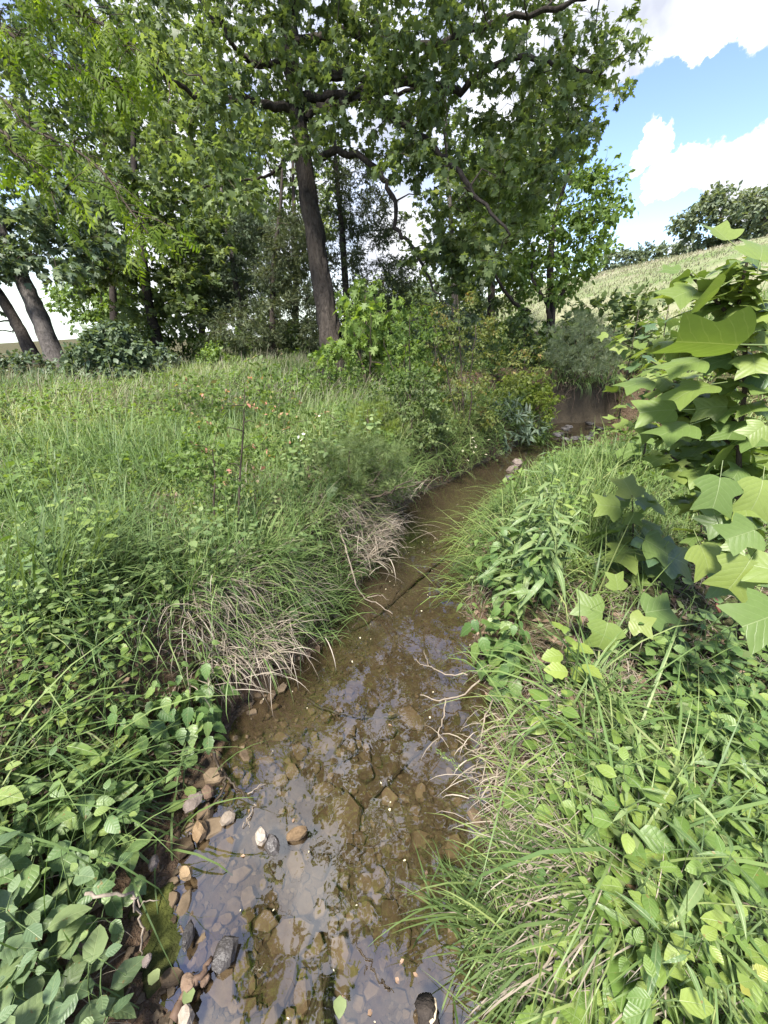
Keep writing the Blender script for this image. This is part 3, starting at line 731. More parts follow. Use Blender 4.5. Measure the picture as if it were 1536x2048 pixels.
# woods farther back, each tree its own
back = [('tall broad-crowned tree rising above the light maple at left', (225, 700), 17, [(215, 420, 17), (205, 150, 17)], [(-60, 120), (150, -60), (430, -60), (440, 250), (380, 330), (200, 340), (-40, 300)], 190, L_MID, .22),
        ('dim rounded tree in the gap right of the leaning pair', (205, 705), 19, [(205, 620, 19), (210, 520, 19)], [(100, 600), (150, 520), (260, 520), (330, 640), (300, 690), (200, 690)], 100, L_LIGHT, .2),
        ('pale green tree filling the gap left of the grey pine', (400, 695), 17, [(400, 560, 17), (400, 380, 17)], [(330, 300), (480, 280), (520, 420), (480, 560), (420, 690), (360, 690)], 150, L_LIGHT, .2),
        ('broad tree behind the big maple trunk and cedars', (590, 690), 18, [(590, 520, 18), (585, 300, 18)], [(440, 200), (660, 200), (680, 420), (620, 560), (560, 680), (450, 600)], 170, L_MID, .2),
        ('low bushy tree behind the cedar, right of the maple trunk', (770, 680), 19, [(770, 640, 19), (765, 560, 19)], [(690, 620), (760, 560), (850, 575), (880, 660), (800, 710), (660, 710)], 110, L_MID, .2),
        ('small grey green tree at the far end of the stream valley', (865, 660), 21, [(865, 620, 21), (860, 560, 21)], [(800, 590), (860, 545), (960, 560), (980, 650), (880, 700), (800, 700)], 100, L_BLUE, .2),
        ('tall thin-leaved tree behind the slender pale trunk', (985, 640), 16, [(985, 480, 16), (980, 330, 16)], [(900, 330), (1000, 260), (1080, 350), (1080, 560), (980, 660), (920, 600)], 110, L_MID, .18)]
for lab, bp, t, tp, poly, n_, mt, ll in back:
    simple_tree('background_tree', lab, bp, t, tp, .16, .06, in_poly(poly, n_, t - 1.5, t + 2), OV3, mt, 74, ll, .8, BARK_DARK, group='woods behind the meadow', sides=8, twig_r=.013)
und = ['dim understory shrub just right of the leaning pair', 'understory shrub under the light maple', 'broad understory shrub left of the dark cedar', 'understory shrub under the dark left cedar', 'understory shrub just left of the big maple trunk', 'understory shrub behind the sweetgum sapling', 'understory shrub at the foot of the slender pale trunk']
for k, (px, hw, top, t) in enumerate([(255, 60, 640, 12.5), (365, 65, 655, 14), (450, 60, 640, 12.8), (540, 55, 630, 13), (610, 45, 640, 12), (800, 80, 620, 12), (930, 70, 640, 11)]):
    simple_tree('understory_shrub', und[k], (px, 712), t, [(px, 690, t), (px, (712 + top) / 2, t)], .03, .012, in_poly([(px - hw, 722), (px - hw * .7, top + 20), (px, top), (px + hw * .8, top + 25), (px + hw, 722)], 52, t - .7, t + .7), OV3, (L_MID, L_LIGHT, L_LIGHT)[k % 3], 46, .105, .3, BARK_DARK, group='understory shrubs below the woods', sides=6, twig_r=.006)
# trees and scrub along the crest of the dry hill
def crest(px, py_base, t): 
    q = P(px, py_base, t); return np.array([q[0], q[1], ground_at(q[0], q[1]) - .2])
for lab, px, t, w, h_, n_, mt in [('large spreading tree on the crest of the dry hill', 1412, 34, 3.3, 5.2, 85, L_HILL), ('rounded tree on the hill crest, right of the largest', 1500, 31, 2.6, 4.2, 70, L_HILL),
                                   ('tall dark tree on the hill crest at the edge of the view', 1575, 33, 3.2, 6.6, 70, L_HILL)]:
    b = crest(px, 520, t)
    woody('hill_tree', lab, 'tree', b, [b, b + [0, 0, h_ * .3], b + [.1, 0, h_ * .6], b + [.1, .1, h_ * .8]], .2, .07, in_ball(b + [0, 0, h_ * .55], (w, w * .8, h_ * .45), n_), OV3, mt, 60, .30, .85, bark=BARK_DARK, group='trees on the hill crest', sides=8, twig_r=.02)
for k, (px, t, w, h_) in enumerate([(1232, 44, 1.6, 2.4), (1262, 43, 1.6, 2.1), (1292, 42, 2.0, 2.3), (1330, 40, 1.9, 2.2), (1362, 38, 1.7, 1.9), (1440, 34, 1.6, 1.6), (1475, 33, 1.4, 1.5), (1205, 47, 1.8, 2.6)]):
    b = crest(px, 520, t)
    labs = ['tallest dark thicket where the hill crest meets the trees', 'small dark shrub on the hill crest beside the thicket', 'wide shrub low on the hill crest', 'second wide shrub on the hill crest, uphill of its twin', 'shrub at the foot of the large crest tree',
            'low scrub between the two round crest trees', 'low scrub under the rounded crest tree', 'dark shrub behind the crooked tree on the hill']
    woody('hill_shrub', labs[k], 'shrub', b, [b, b + [0, 0, h_ * .4], b + [0, 0, h_ * .7]], .06, .03, in_ball(b + [0, 0, h_ * .5], (w, w * .8, h_ * .5), 34), OV3, L_HILL, 46, .24, .6, bark=BARK_DARK, group='scrub along the hill crest', sides=6, twig_r=.012)
# ------------------------------------------------------------------ shrubs and saplings
def shrub(name, label, base_px, height_px_top, t, att, tpl, lmat, per, ll, tw=.14, cat='shrub', stems=1, twig_r=.004, r0=.012, group=None, **k):
    b = np.array(G(*base_px)); tg = float((b - EYE) @ F_)
    if tg > 20: q = P(*base_px, t); b = np.array([q[0], q[1], ground_at(q[0], q[1])]); tg = t
    s_ = tg / t                                   # the depth at which this spot really meets the ground
    att = EYE + (att - EYE) * s_; ll, tw = ll * s_, tw * s_
    att[:, 2] = np.maximum(att[:, 2], H(att[:, 0], att[:, 1]) + .04); t = tg; b = b - [0, 0, .03]
    top = P(*height_px_top, t)
    extra = []
    for s in range(stems - 1):
        o = RNG.normal(0, .12, 3); o[2] = 0
        extra.append(([b + o * .3, b + (top - b) * .4 + o * 1.5, b + (top - b) * .8 + o * 3], r0 * .8, r0 * .3))
    return woody(name, label, cat, b, [b, b + (top - b) * .35 + RNG.normal(0, .02, 3), b + (top - b) * .7, top], r0, r0 * .3, att, tpl, lmat, per, ll, tw, extra, k.pop('bark', TWIG), group=group, sides=7, twig_r=twig_r, jitter=.03, **k)
L_FENNEL = leaf_mat('fennel_leaf', [(0, (.08, .12, .06)), (.6, (.13, .18, .095)), (1, (.2, .25, .15))], .4, .6, .2)
shrub('mulberry_shrub', 'dark glossy shrub at the foot of the leaning trunks', (215, 760), (215, 690), 9.6, in_poly([(130, 745), (160, 680), (220, 650), (290, 680), (310, 750), (220, 765)], 120, 8.6, 10.0), OV3, L_DARK, 56, .12, .25, stems=3)
shrub('low_shrub', 'low dark shrub mass by the left edge under the leaning trunks', (30, 760), (30, 725), 10.2, in_poly([(-200, 700), (60, 705), (130, 745), (110, 765), (-200, 770)], 110, 9.2, 10.6), OV3, L_DARK, 50, .10, .25, stems=3)
shrub('grey_shrub', 'blue grey wind-leaned shrub below the light maple', (345, 738), (315, 695), 9.5, in_poly([(295, 690), (330, 695), (360, 725), (340, 745), (320, 735)], 26, 9.2, 9.8), OV3, L_BLUE, 40, .09, .2, stems=2)
shrub('bush', 'small bright bush in front of the dark cedar', (430, 735), (430, 705), 9.5, in_poly([(385, 715), (430, 690), (470, 710), (475, 735), (390, 740)], 26, 9, 10), OV3, L_LIGHT, 44, .085, .2, stems=2)
shrub('sweetgum_sapling', 'sweetgum sapling with bright star leaves right of the big trunk', (740, 775), (730, 590), 5.6,
      np.concatenate([in_poly([(690, 600), (730, 565), (800, 620), (830, 700), (860, 730), (840, 770), (760, 760), (700, 690)], 62, 5.2, 6.0), in_poly([(660, 690), (690, 690), (700, 740), (660, 735)], 8, 5.3, 5.6)]), STAR, L_GUM, 20, .10, .26, 'sapling', stems=4, single=160, r0=.018, droop=1.1, up=.6, out_bias=.3, twig_r=.005, single_min_px=7)
shrub('star_leaf_seedling', 'small star-leaved seedling low between the weeds', (850, 860), (840, 820), 4.6, in_poly([(800, 810), (860, 795), (880, 830), (840, 850)], 7, 4.4, 4.8), STAR, L_GUM, 9, .09, .12, 'seedling', single=40, single_min_px=7)
shrub('bronze_shrub', 'tall airy shrub with bronze-tinged tiny leaves mid stream bank', (930, 880), (915, 590), 5.0,
      np.concatenate([in_poly([(880, 580), (950, 580), (1000, 640), (1010, 760), (980, 850), (900, 850), (870, 760), (850, 660)], 105, 4.6, 5.5), in_poly([(990, 700), (1090, 660), (1080, 740), (1010, 800)], 26, 4.8, 5.6)]), OV2, L_BRONZE, 46, .036, .16, stems=5, twig_r=.003, r0=.014)
shrub('airy_sapling', 'airy light green sapling between the sweetgum and the bronze shrub', (815, 850), (820, 630), 5.0, in_poly([(760, 660), (830, 610), (895, 690), (880, 820), (790, 810)], 80, 4.6, 5.5), OV2, L_LIGHT, 34, .05, .16, 'sapling', stems=4, twig_r=.003)
shrub('trunk_weeds', 'pale leafy weeds crowding the foot of the big maple', (660, 790), (655, 715), 6.6, in_poly([(590, 745), (640, 700), (700, 690), (730, 760), (680, 800), (610, 790)], 70, 6.0, 7.0), OV2, L_LIGHT, 34, .05, .16, 'weed', stems=4, twig_r=.003)
shrub('weeping_shrub', 'narrow-leaved green shoots leaning across the far stream', (1062, 880), (1075, 825), 5.2, in_poly([(1000, 880), (1060, 830), (1105, 845), (1110, 885), (1060, 905)], 34, 5.0, 5.5), SLIM, L_LIGHT, 22, .08, .12, 'shrub', stems=3, twig_r=.003, droop=.1)
shrub('thin_sapling', 'thin bare-stemmed sapling with pink shoot tips standing in the grass', (477, 1090), (490, 760), 3.7,
      np.concatenate([in_poly([(330, 780), (400, 760), (470, 860), (400, 850)], 12, 3.3, 3.9), in_poly([(480, 740), (550, 715), (570, 780), (500, 850), (480, 800)], 14, 3.4, 4), in_poly([(500, 850), (640, 800), (620, 860), (500, 920)], 14, 3.4, 3.9), in_poly([(380, 760), (600, 770), (560, 960), (420, 960)], 22, 3.3, 4.1)]),
      OV2, L_PINKTIP, 26, .042, .18, 'sapling', twig_r=.0028, r0=.008, bark=TWIG, tip_rnd=.4)
shrub('leafy_sapling', 'small leafy sapling leaning beside the thin bare-stemmed one', (440, 1075), (425, 900), 3.4, in_poly([(370, 870), (450, 860), (480, 980), (430, 1040), (370, 980)], 30, 3.1, 3.7), OV2, L_LIGHT, 22, .042, .13, 'sapling', twig_r=.003, r0=.008)
shrub('dogfennel', 'feathery grey green dogfennel on top of the cut bank', (1165, 738), (1160, 640), 6.5, in_poly([(1090, 730), (1100, 670), (1160, 630), (1225, 655), (1250, 715), (1210, 742), (1120, 744)], 130, 5.9, 6.9), FEATHER, L_FENNEL, 40, .085, .14, stems=6, twig_r=.003, up=.2, droop=-.7)
shrub('bramble', 'bright yellow green bramble spilling over the bank before the red cut', (1050, 850), (1050, 770), 5.4, in_poly([(960, 810), (1020, 755), (1080, 745), (1112, 790), (1095, 835), (1040, 850), (970, 850)], 120, 5.0, 6.0), OV3, L_YELLOW, 24, .055, .14, stems=4)
shrub('redbud_shrub', 'round-leaved shrub below the dry hillside, left of the tulip sapling', (1230, 720), (1230, 610), 6.3, in_poly([(1120, 650), (1180, 600), (1270, 580), (1320, 600), (1310, 690), (1230, 710), (1150, 700)], 72, 5.6, 7.0), ROUND, L_MID, 20, .085, .2, stems=4, twig_r=.004)
shrub('hedge_shrub', 'mixed green shrub beneath the crooked tree', (1060, 720), (1050, 640), 7.6, in_poly([(980, 680), (1020, 620), (1090, 640), (1110, 690), (1060, 730), (990, 730)], 70, 7, 8.2), ROUND, L_LIGHT, 26, .07, .18, stems=3)
shrub('slim_sapling', 'slim two-stemmed sapling with dark leaves above the bramble', (1045, 780), (1050, 630), 5.8, in_poly([(1020, 640), (1070, 620), (1085, 690), (1050, 720), (1015, 700)], 24, 5.5, 6), OV3, L_MID, 22, .075, .16, 'sapling', stems=2)
shrub('white_backed_shrub', 'pale shrub behind the bronze shrub by the far meadow', (860, 720), (860, 620), 8.5, in_poly([(800, 690), (830, 620), (900, 600), (960, 640), (980, 720), (880, 740)], 70, 7.8, 9.2), OV3, L_BLUE, 30, .08, .2, stems=3)
shrub('feathery_weed', 'dark feathery weed clump hanging over the left bank', (690, 1010), (700, 900), 3.6, in_poly([(640, 900), (720, 860), (800, 900), (820, 980), (760, 1000), (680, 990)], 110, 3.3, 4.1), FEATHER, L_MID, 42, .07, .12, 'weed', stems=6, twig_r=.002, up=.3, droop=-.2)
shrub('yellow_tipped_weed', 'feathery weed with yellow green tops behind the dark clump', (740, 900), (735, 820), 4.2, in_poly([(690, 830), (760, 800), (800, 860), (790, 910), (700, 900)], 60, 3.9, 4.6), FEATHER, L_YELLOW, 34, .06, .12, 'weed', stems=5, twig_r=.002, up=.3, droop=-.5)
shrub('bank_shrub', 'green shrub filling the left bank between sweetgum and bronze shrub', (820, 880), (820, 790), 4.9, in_poly([(740, 780), (850, 740), (890, 800), (900, 870), (830, 890), (750, 860)], 100, 4.5, 5.4), OV2, L_MID, 36, .045, .14, stems=4, twig_r=.003)
shrub('willow_shoot', 'pale narrow-leaved willow shoots at the stream bend', (1030, 885), (1035, 820), 4.9, in_poly([(950, 870), (1020, 820), (1085, 835), (1085, 875), (1010, 890), (950, 890)], 46, 4.6, 5.2), SLIM, L_BLUE, 22, .085, .12, 'shrub', stems=4, twig_r=.003, droop=0)
shrub('honeysuckle', 'low creeper with small cream blossoms above the far water', (960, 905), (960, 870), 4.4, in_poly([(920, 870), (970, 860), (1000, 890), (990, 925), (930, 915)], 36, 4.3, 4.7), OV2, L_MID, 26, .035, .1, 'creeper', stems=3, twig_r=.003)

# ------------------------------------------------------------------ grass and ground cover (nobody could count it)
def t_blade(bend, segs=4, w=1.0, twist=0.0):
    V = []; a = 0; p = np.array([0.0, 0, 0])
    for i in range(segs + 1):
        s = i / segs; ww = .5 * w * (1 - s ** 2.2) * (.75 + .5 * min(1, s * 4)) if i < segs else 0
        if i < segs: V += [(-ww, p[1], p[2]), (ww, p[1] + .02 * twist, p[2])]
        else: V.append((0, p[1], p[2]))
        a += bend / segs * (1 + s); p = p + np.array([0, math.sin(a), math.cos(a)]) / segs
    f = []
    for i in range(segs - 1): f += [(2 * i, 2 * i + 1, 2 * i + 3), (2 * i, 2 * i + 3, 2 * i + 2)]
    f.append((2 * segs - 2, 2 * segs - 1, 2 * segs))
    return np.array(V), np.array(f)
BLADES = [t_blade(b, 5) for b in (.15, .5, .9, 1.3, 1.8, 2.3)]
BLADES_LOW = [t_blade(b, 3) for b in (.2, .6, 1.1, 1.6)]
def yaw_tilt(yaw, tilt):
    """blade frames: local Z up, leaning towards local Y"""
    cy, sy = np.cos(yaw), np.sin(yaw); ct, st = np.cos(tilt), np.sin(tilt)
    X = np.stack([cy, sy, 0 * cy], -1); Yh = np.stack([-sy, cy, 0 * cy], -1); Zu = np.array([0, 0, 1.0])
    Z = Zu * ct[:, None] + Yh * st[:, None]; Y = Yh * ct[:, None] - Zu * st[:, None]
    return np.stack([X, Y, Z], -1)
def scatter(n, r0, r1, a0=-66, a1=66, power=1.0):
    r = r0 + (r1 - r0) * RNG.random(n) ** power; a = np.radians(RNG.uniform(a0, a1, n))
    return r * np.sin(a), r * np.cos(a)
def near_view(x, y, z, m=520, tmin=.5):
    px, py, t = project(np.stack([x, y, z], -1)); return (t > tmin) & (px > -m) & (px < 1536 + m) & (py < 2048 + 420)
def on_bank(x, y, d=.02):
    dl, dr = dist_stream(x, y)
    gravel = (dl > 0) & (dl < .10 + .10 * sstep(1.3, .9, y)) & (y < 1.35)
    return ((dl > d) | (dr > d) | (y > 7.8)) & ~gravel
def clump(n, per, r0, r1, spread, **k):
    cx, cy = scatter(max(1, n // per), r0, r1, **k); i = RNG.integers(0, len(cx), n); s = spread * RNG.uniform(.4, 1.3, len(cx))[i]
    return cx[i] + RNG.normal(0, 1, n) * s, cy[i] + RNG.normal(0, 1, n) * s, i
def grass(name, label, mat, x, y, h, w, blades, tilt=.25, wind=None, rnd=None, tmin=.5, hvar=.42, overhang=True):
    z = H(x, y); k = on_bank(x, y) & near_view(x, y, z + .1, tmin=tmin)
    thin = np.where(x > 0, 1 - (.80 if name == 'grass' else .9) * sstep(2.5, 1.7, y), 1 - .8 * sstep(1.5, .95, y))
    k &= RNG.random(len(x)) < (thin if name != 'dry_grass' else 1)
    x, y, z = x[k], y[k], z[k]; n = len(x); h = (h[k] if np.ndim(h) else h) * np.clip(RNG.normal(1, hvar, n), .35, 1.8)
    dl, dr = dist_stream(x, y); h = h * np.where(dr > -.5, 1 - .6 * sstep(.7, .2, dr) * sstep(2.2, 3.2, y), 1)
    w = (w[k] if np.ndim(w) else w) * RNG.uniform(.6, 1.3, n)
    yaw = RNG.uniform(0, 6.283, n)
    dl, dr = dist_stream(x, y)
    if overhang:          # blades at the lip lean out over the water
        e = np.where((dl > 0) & (dl < .3) & (RNG.random(n) < .6), 1, 0); yaw = np.where(e, -1.57 + RNG.normal(0, .6, n), yaw)
        e2 = np.where((dr > 0) & (dr < .25) & (RNG.random(n) < .6), 1, 0); yaw = np.where(e2, 1.57 + RNG.normal(0, .6, n), yaw)
    if wind is not None: yaw = wind + RNG.normal(0, .7, n)
    tl = np.abs(RNG.normal(0, tilt, n)) + .03
    rot = yaw_tilt(yaw, tl)
    rv = np.clip((rnd[k] if rnd is not None else .5 + .25 * nz(x, y, 1.7, 31)) + RNG.normal(0, .16, n), .01, .99)
    # keep blades out of the lens
    tip = np.stack([x, y, z], -1) + rot[:, :, 2] * h[:, None]
    okk = np.linalg.norm(tip - EYE, axis=1) > .75
    A = Acc(); bi = RNG.integers(0, len(blades), n)
    for b in range(len(blades)):
        q = (bi == b) & okk
        A.add(blades[b], np.stack([x[q], y[q], z[q] - .015], -1), rot[q], np.stack([w[q], h[q], h[q]], -1), rv[q])
    return tag(A.obj(name, mat, None, False), label, 'grass' if 'grass' in name else 'undergrowth', kind='stuff')
G_GREEN = leaf_mat('grass_blade', [(0, (.040, .076, .024)), (.35, (.072, .124, .038)), (.7, (.115, .17, .055)), (1, (.19, .22, .10))], .38, .5, .3, lift=(1.55, 1.46, 1.5), tint=(1.2, 1.2, .6))
G_BRIGHT = leaf_mat('bright_grass_blade', [(0, (.055, .105, .026)), (.5, (.10, .165, .042)), (1, (.18, .235, .08))], .38, .45, .35, tint=(1.2, 1.2, .6))
G_DARK = leaf_mat('deep_grass_blade', [(0, (.028, .055, .016)), (.5, (.052, .095, .026)), (1, (.09, .14, .042))], .35, .6, .2, tint=(1.2, 1.2, .6))
G_DRY = leaf_mat('dry_grass_blade', [(0, (.14, .115, .085)), (.5, (.26, .22, .17)), (1, (.42, .37, .30))], lift=(1, 1, 1), trans=.25, rough=.7, spec=.2, tint=(1.1, 1.0, .8))
G_SEED = leaf_mat('seed_grass_stalk', [(0, (.12, .155, .075)), (.5, (.21, .215, .135)), (1, (.31, .275, .215))], .3, .7, .2, lift=(1, 1, 1), tint=(1.1, 1.0, .8))
# near and middle ground, both banks
x, y, ci = clump(64000, 26, .3, 5.2, .085)
hh = np.where(x < xl(y), .27 + .10 * nz(x, y, 2.2, 40), .22 + .08 * nz(x, y, 2.6, 41) - .09 * sstep(2.4, 1.5, y))
cr_ = np.random.default_rng(5).normal(0, .14, ci.max() + 1)[ci]
grass('grass', 'fine green grass covering both stream banks near the viewer', G_GREEN, x, y, np.maximum(.1, hh), .0030 + .0005 * np.hypot(x, y), BLADES, .35, rnd=.45 + .3 * nz(x, y, 1.5, 31) + cr_)
x, y = scatter(62000, 3.6, 14.5)
grass('meadow_grass', 'green meadow grass spreading back to the trees', G_GREEN, x, y, .21 + .06 * nz(x, y, 1.1, 42), .0055 + .0009 * np.hypot(x, y), BLADES_LOW, .4, rnd=.55 + .3 * nz(x, y, 1.0, 33))
x, y, ci = clump(13000, 60, .5, 5.0, .10, a0=8, a1=60)
grass('bright_grass', 'bright green arching grass on the right bank', G_BRIGHT, x, y, .30, .0045, BLADES, .45)
x, y = scatter(19000, 5.0, 15.5, -66, 12); k = (y > 5.2 + .5 * nz(x, y, .8, 44)) & (x < xl(y) - .6); x, y = x[k], y[k]
grass('seed_grass', 'pinkish tan seeding grass leaning with the wind in the far meadow', G_SEED, x, y, .30, .0075, BLADES_LOW[:3], .5, wind=-1.2, overhang=False)
x, y, ci = clump(26000, 40, .3, 4.6, .09)
grass('dry_grass', 'dry straw lying among the green grass', G_DRY, x, y, .15, .0026, BLADES[2:], 1.0)
# grass on the dry hill
x = RNG.uniform(5.5, 40, 70000); y = RNG.uniform(6, 55, 70000); z = H(x, y)
k = near_view(x, y, z, 100); x, y = x[k], y[k]
grass('hill_grass', 'pale dry grass covering the hillside', G_SEED, x, y, .16, .009 + .0008 * np.hypot(x, y), BLADES_LOW, .5, rnd=.55 + .35 * nz(x, y, .35, 36), overhang=False)
# small-leaved ground cover
def cover(name, label, mat, n, r0, r1, size, hmax, tpl, sel=None, rn=.5, **k):
    x, y, ci = clump(n, 22, r0, r1, .06, **k); kk = on_bank(x, y, .03)
    if sel is not None: kk &= sel(x, y)
    kk &= RNG.random(len(x)) < np.where(x > 0, 1 - .78 * sstep(2.6, 1.7, y), 1 - .6 * sstep(1.6, 1.0, y))
    x, y = x[kk], y[kk]; z = H(x, y) + hmax * RNG.random(len(x)) ** 1.2 * (.7 + .3 * nz(x, y, 3, 50))
    kk = near_view(x, y, z, tmin=.6); x, y, z = x[kk], y[kk], z[kk]; n = len(x)
    ld = np.concatenate([RNG.normal(0, 1, (n, 2)), RNG.normal(-.1, .4, (n, 1))], 1); ln = np.array([0, 0, 1.0]) + RNG.normal(0, .35, (n, 3))
    A = Acc(); A.add(tpl, np.stack([x, y, z], -1), frames(ld, ln), size * np.clip(RNG.normal(1, .3, n), .4, 1.8), np.clip(rn + .2 * nz(x, y, 2, 51) + RNG.normal(0, .17, n), .01, .99))
    return tag(A.obj(name, mat), label, 'undergrowth', kind='stuff')
cover('ground_cover', 'small-leaved green weeds woven through the grass', L_MID, 52000, .35, 5.5, .026, .19, OV2, rn=.6)
cover('yellow_ground_cover', 'yellow green creeping weeds in patches', L_YELLOW, 28000, .35, 6.5, .027, .18, OV2, sel=lambda x, y: nz(x, y, 1.6, 53) > .05, rn=.35)
cover('meadow_weeds', 'leafy weeds in the middle meadow', L_LIGHT, 34000, 3.0, 9.5, .055, .30, OV2, rn=.45)
DEAD = plain_mat('dead_leaf', [(.2, (.05, .034, .022)), (.5, (.13, .09, .06)), (.9, (.26, .20, .15))], .9, 40)
x, y = scatter(9000, .35, 4.0); k = on_bank(x, y, .0); x, y = x[k], y[k]; n = len(x)
A = Acc(); A.add(OV3, np.stack([x, y, H(x, y) + .012], -1), frames(np.concatenate([RNG.normal(0, 1, (n, 2)), RNG.normal(0, .2, (n, 1))], 1), np.array([0, 0, 1.0]) + RNG.normal(0, .3, (n, 3))), RNG.uniform(.02, .055, n), RNG.random(n))
tag(A.obj('leaf_litter', DEAD), 'brown leaf litter on the ground between the weeds', 'leaf litter', kind='stuff')
# ------------------------------------------------------------------ herbs: stem and single leaves, each plant a thing
def copy_tree(o, parent=None):
    c = o.copy(); COL.objects.link(c); c.parent = parent
    for ch in o.children: copy_tree(ch, c)
    return c
def herb(name, label, cat, group, height, nodes, tpls, leaf_len, mat, stem_mat=STEM_G, opposite=True, elev=.35, lean=.12, stalk=.02, top=.45, start=.25, r=.003, droop=0.0, rosette=0):
    root = empty(name, (0, 0, 0)); tag(root, label, cat, group)
    la = random.uniform(0, 6.28); u = np.linspace(0, 1, 6)
    pts = np.stack([math.cos(la) * lean * height * u ** 2 + RNG.normal(0, .004, 6), math.sin(la) * lean * height * u ** 2 + RNG.normal(0, .004, 6), height * u], 1)
    A = Acc(); A.tube(pts, np.linspace(r, r * .5, 6), 5)
    mes = mats_cache(name, tpls, mat); az = random.uniform(0, 6.28); spots_ = []
    for i in range(nodes):
        f = start + (1 - start) * i / max(1, nodes - 1); p = np.array([np.interp(f, u, pts[:, k]) for k in range(3)])
        prof = 1 - (1 - top) * max(0, (f - .55) / .45) ** 1.2
        az += (math.pi / 2 if opposite else 2.4) + random.gauss(0, .18)
        for s in ((0, math.pi) if opposite else (0,)):
            spots_.append((p, az + s + random.gauss(0, .15), elev * (1 - .3 * f) + random.gauss(0, .18) + (.4 if f > .95 else 0), leaf_len * prof * random.uniform(.8, 1.15)))
    for k in range(rosette): spots_.append((pts[-1], az + k * 2.1, .6, leaf_len * top * .8))
    for p, a, e, L in spots_:
        d = np.array([math.cos(a) * math.cos(e), math.sin(a) * math.cos(e), math.sin(e)])
        q = p + d * stalk; A.tube([p, p + d * stalk * .5 + [0, 0, .003], q], [r * .5, r * .35, r * .3], 3, cap=False)
        dd = unit(d * [1, 1, .4] - np.array([0, 0, droop]))
        R = frames(dd[None], (np.array([0, 0, 1.0]) + RNG.normal(0, .22, 3))[None])[0]
        o = link('leaf', random.choice(mes), root)
        o.matrix_local = Matrix.Translation(Vector(q)) @ Matrix(R.tolist()).to_4x4() @ Matrix.Scale(L, 4)
    A.obj('stem', stem_mat, root)
    return root
_mc = {}
def mats_cache(name, tpls, mat):
    k = (id(tpls), mat.name)
    if k not in _mc: _mc[k] = [make_mesh('leaf', t[0], t[1], mat, np.full(len(t[0]), .5), t[0][:, :2]) for t in tpls]
    return _mc[k]
OVAL = [t_ovate(6, .33, .14, d, .05, .42) for d in (.1, .22, .35)]
NETTLE = [t_ovate(8, .31, .22, d, .10, .34) for d in (.2, .35, .5)]
SERR = [t_ovate(8, .37, .12, d, .09, .45) for d in (.1, .25, .35)]
SMALL = [t_ovate(4, .34, .16, d, 0, .45) for d in (.1, .25)]
WILLOW = [t_ovate(5, .095, .25, d, 0, .4) for d in (.25, .5, .8)]
HEART = [t_ovate(6, .45, .1, d, .03, .3) for d in (.15, .3)]
def M(name, a, b, c, **k): return leaf_mat(name, [(0, a), (.5, b), (1, c)], obj=True, veins=True, **{**dict(trans=.34, rough=.42, spec=.35, spots=.75), **k})
M_JEWEL = M('jewelweed_leaf', (.07, .135, .046), (.10, .175, .052), (.14, .215, .055))
M_JEWEL_DARK = M('deep_jewelweed_leaf', (.075, .135, .062), (.10, .165, .07), (.13, .195, .075))
M_NETTLE = M('nettle_leaf', (.045, .10, .026), (.07, .14, .034), (.11, .185, .045))
M_BRIGHT = M('sprout_leaf', (.065, .13, .026), (.10, .175, .034), (.15, .225, .048))
M_WILLOW = M('willow_leaf', (.055, .11, .032), (.09, .155, .05), (.14, .21, .075))
M_BRAMBLE = M('bramble_leaf', (.085, .15, .026), (.115, .185, .032), (.15, .22, .042))
M_HEART = M('heart_leaf', (.05, .105, .032), (.075, .135, .04), (.10, .165, .05))
M_RED = M('reddish_leaf', (.09, .09, .035), (.13, .10, .045), (.17, .11, .055))
M_YEL = M('yellowing_leaf', (.15, .19, .03), (.17, .21, .035), (.20, .235, .045))

ORDER = ['', 'second', 'third', 'fourth', 'fifth', 'sixth', 'seventh', 'eighth', 'ninth', 'tenth', 'eleventh', 'twelfth'] + ['thirteenth', 'fourteenth', 'fifteenth', 'sixteenth', 'seventeenth', 'eighteenth', 'nineteenth', 'twentieth', 'twenty-first', 'twenty-second', 'twenty-third', 'twenty-fourth', 'twenty-fifth', 'twenty-sixth', 'twenty-seventh', 'twenty-eighth', 'twenty-ninth', 'thirtieth'] + ['thirty-first'] * 60
LANDMARKS = [(n_, G(*p_)) for n_, p_ in (('the charcoal rock', (449, 1905)), ('the upper moss cushion', (305, 1800)), ('the pinkish slab', (385, 1605)), ('the big straw mat', (540, 1300)), ('the tall dark sedge', (120, 1200)),
             ('the thin sapling', (477, 1090)), ('the upper straw fringe', (735, 1090)), ('the near right dark tuft', (1010, 1860)), ('the yellow leaf sprout', (1420, 1965)), ('the crinkled bramble shoot', (1150, 1510)), ('the sprawling sedge', (1290, 1690)),
             ('the pale tulip seedling', (1250, 1330)), ('the huge glossy tulip leaf', (1500, 1420)), ('the sedge at the right edge', (1500, 1600)), ('the flattened straw patch', (1240, 1740)), ('the willow weed', (1040, 1180)), ('the near left corner', (20, 2040)))]
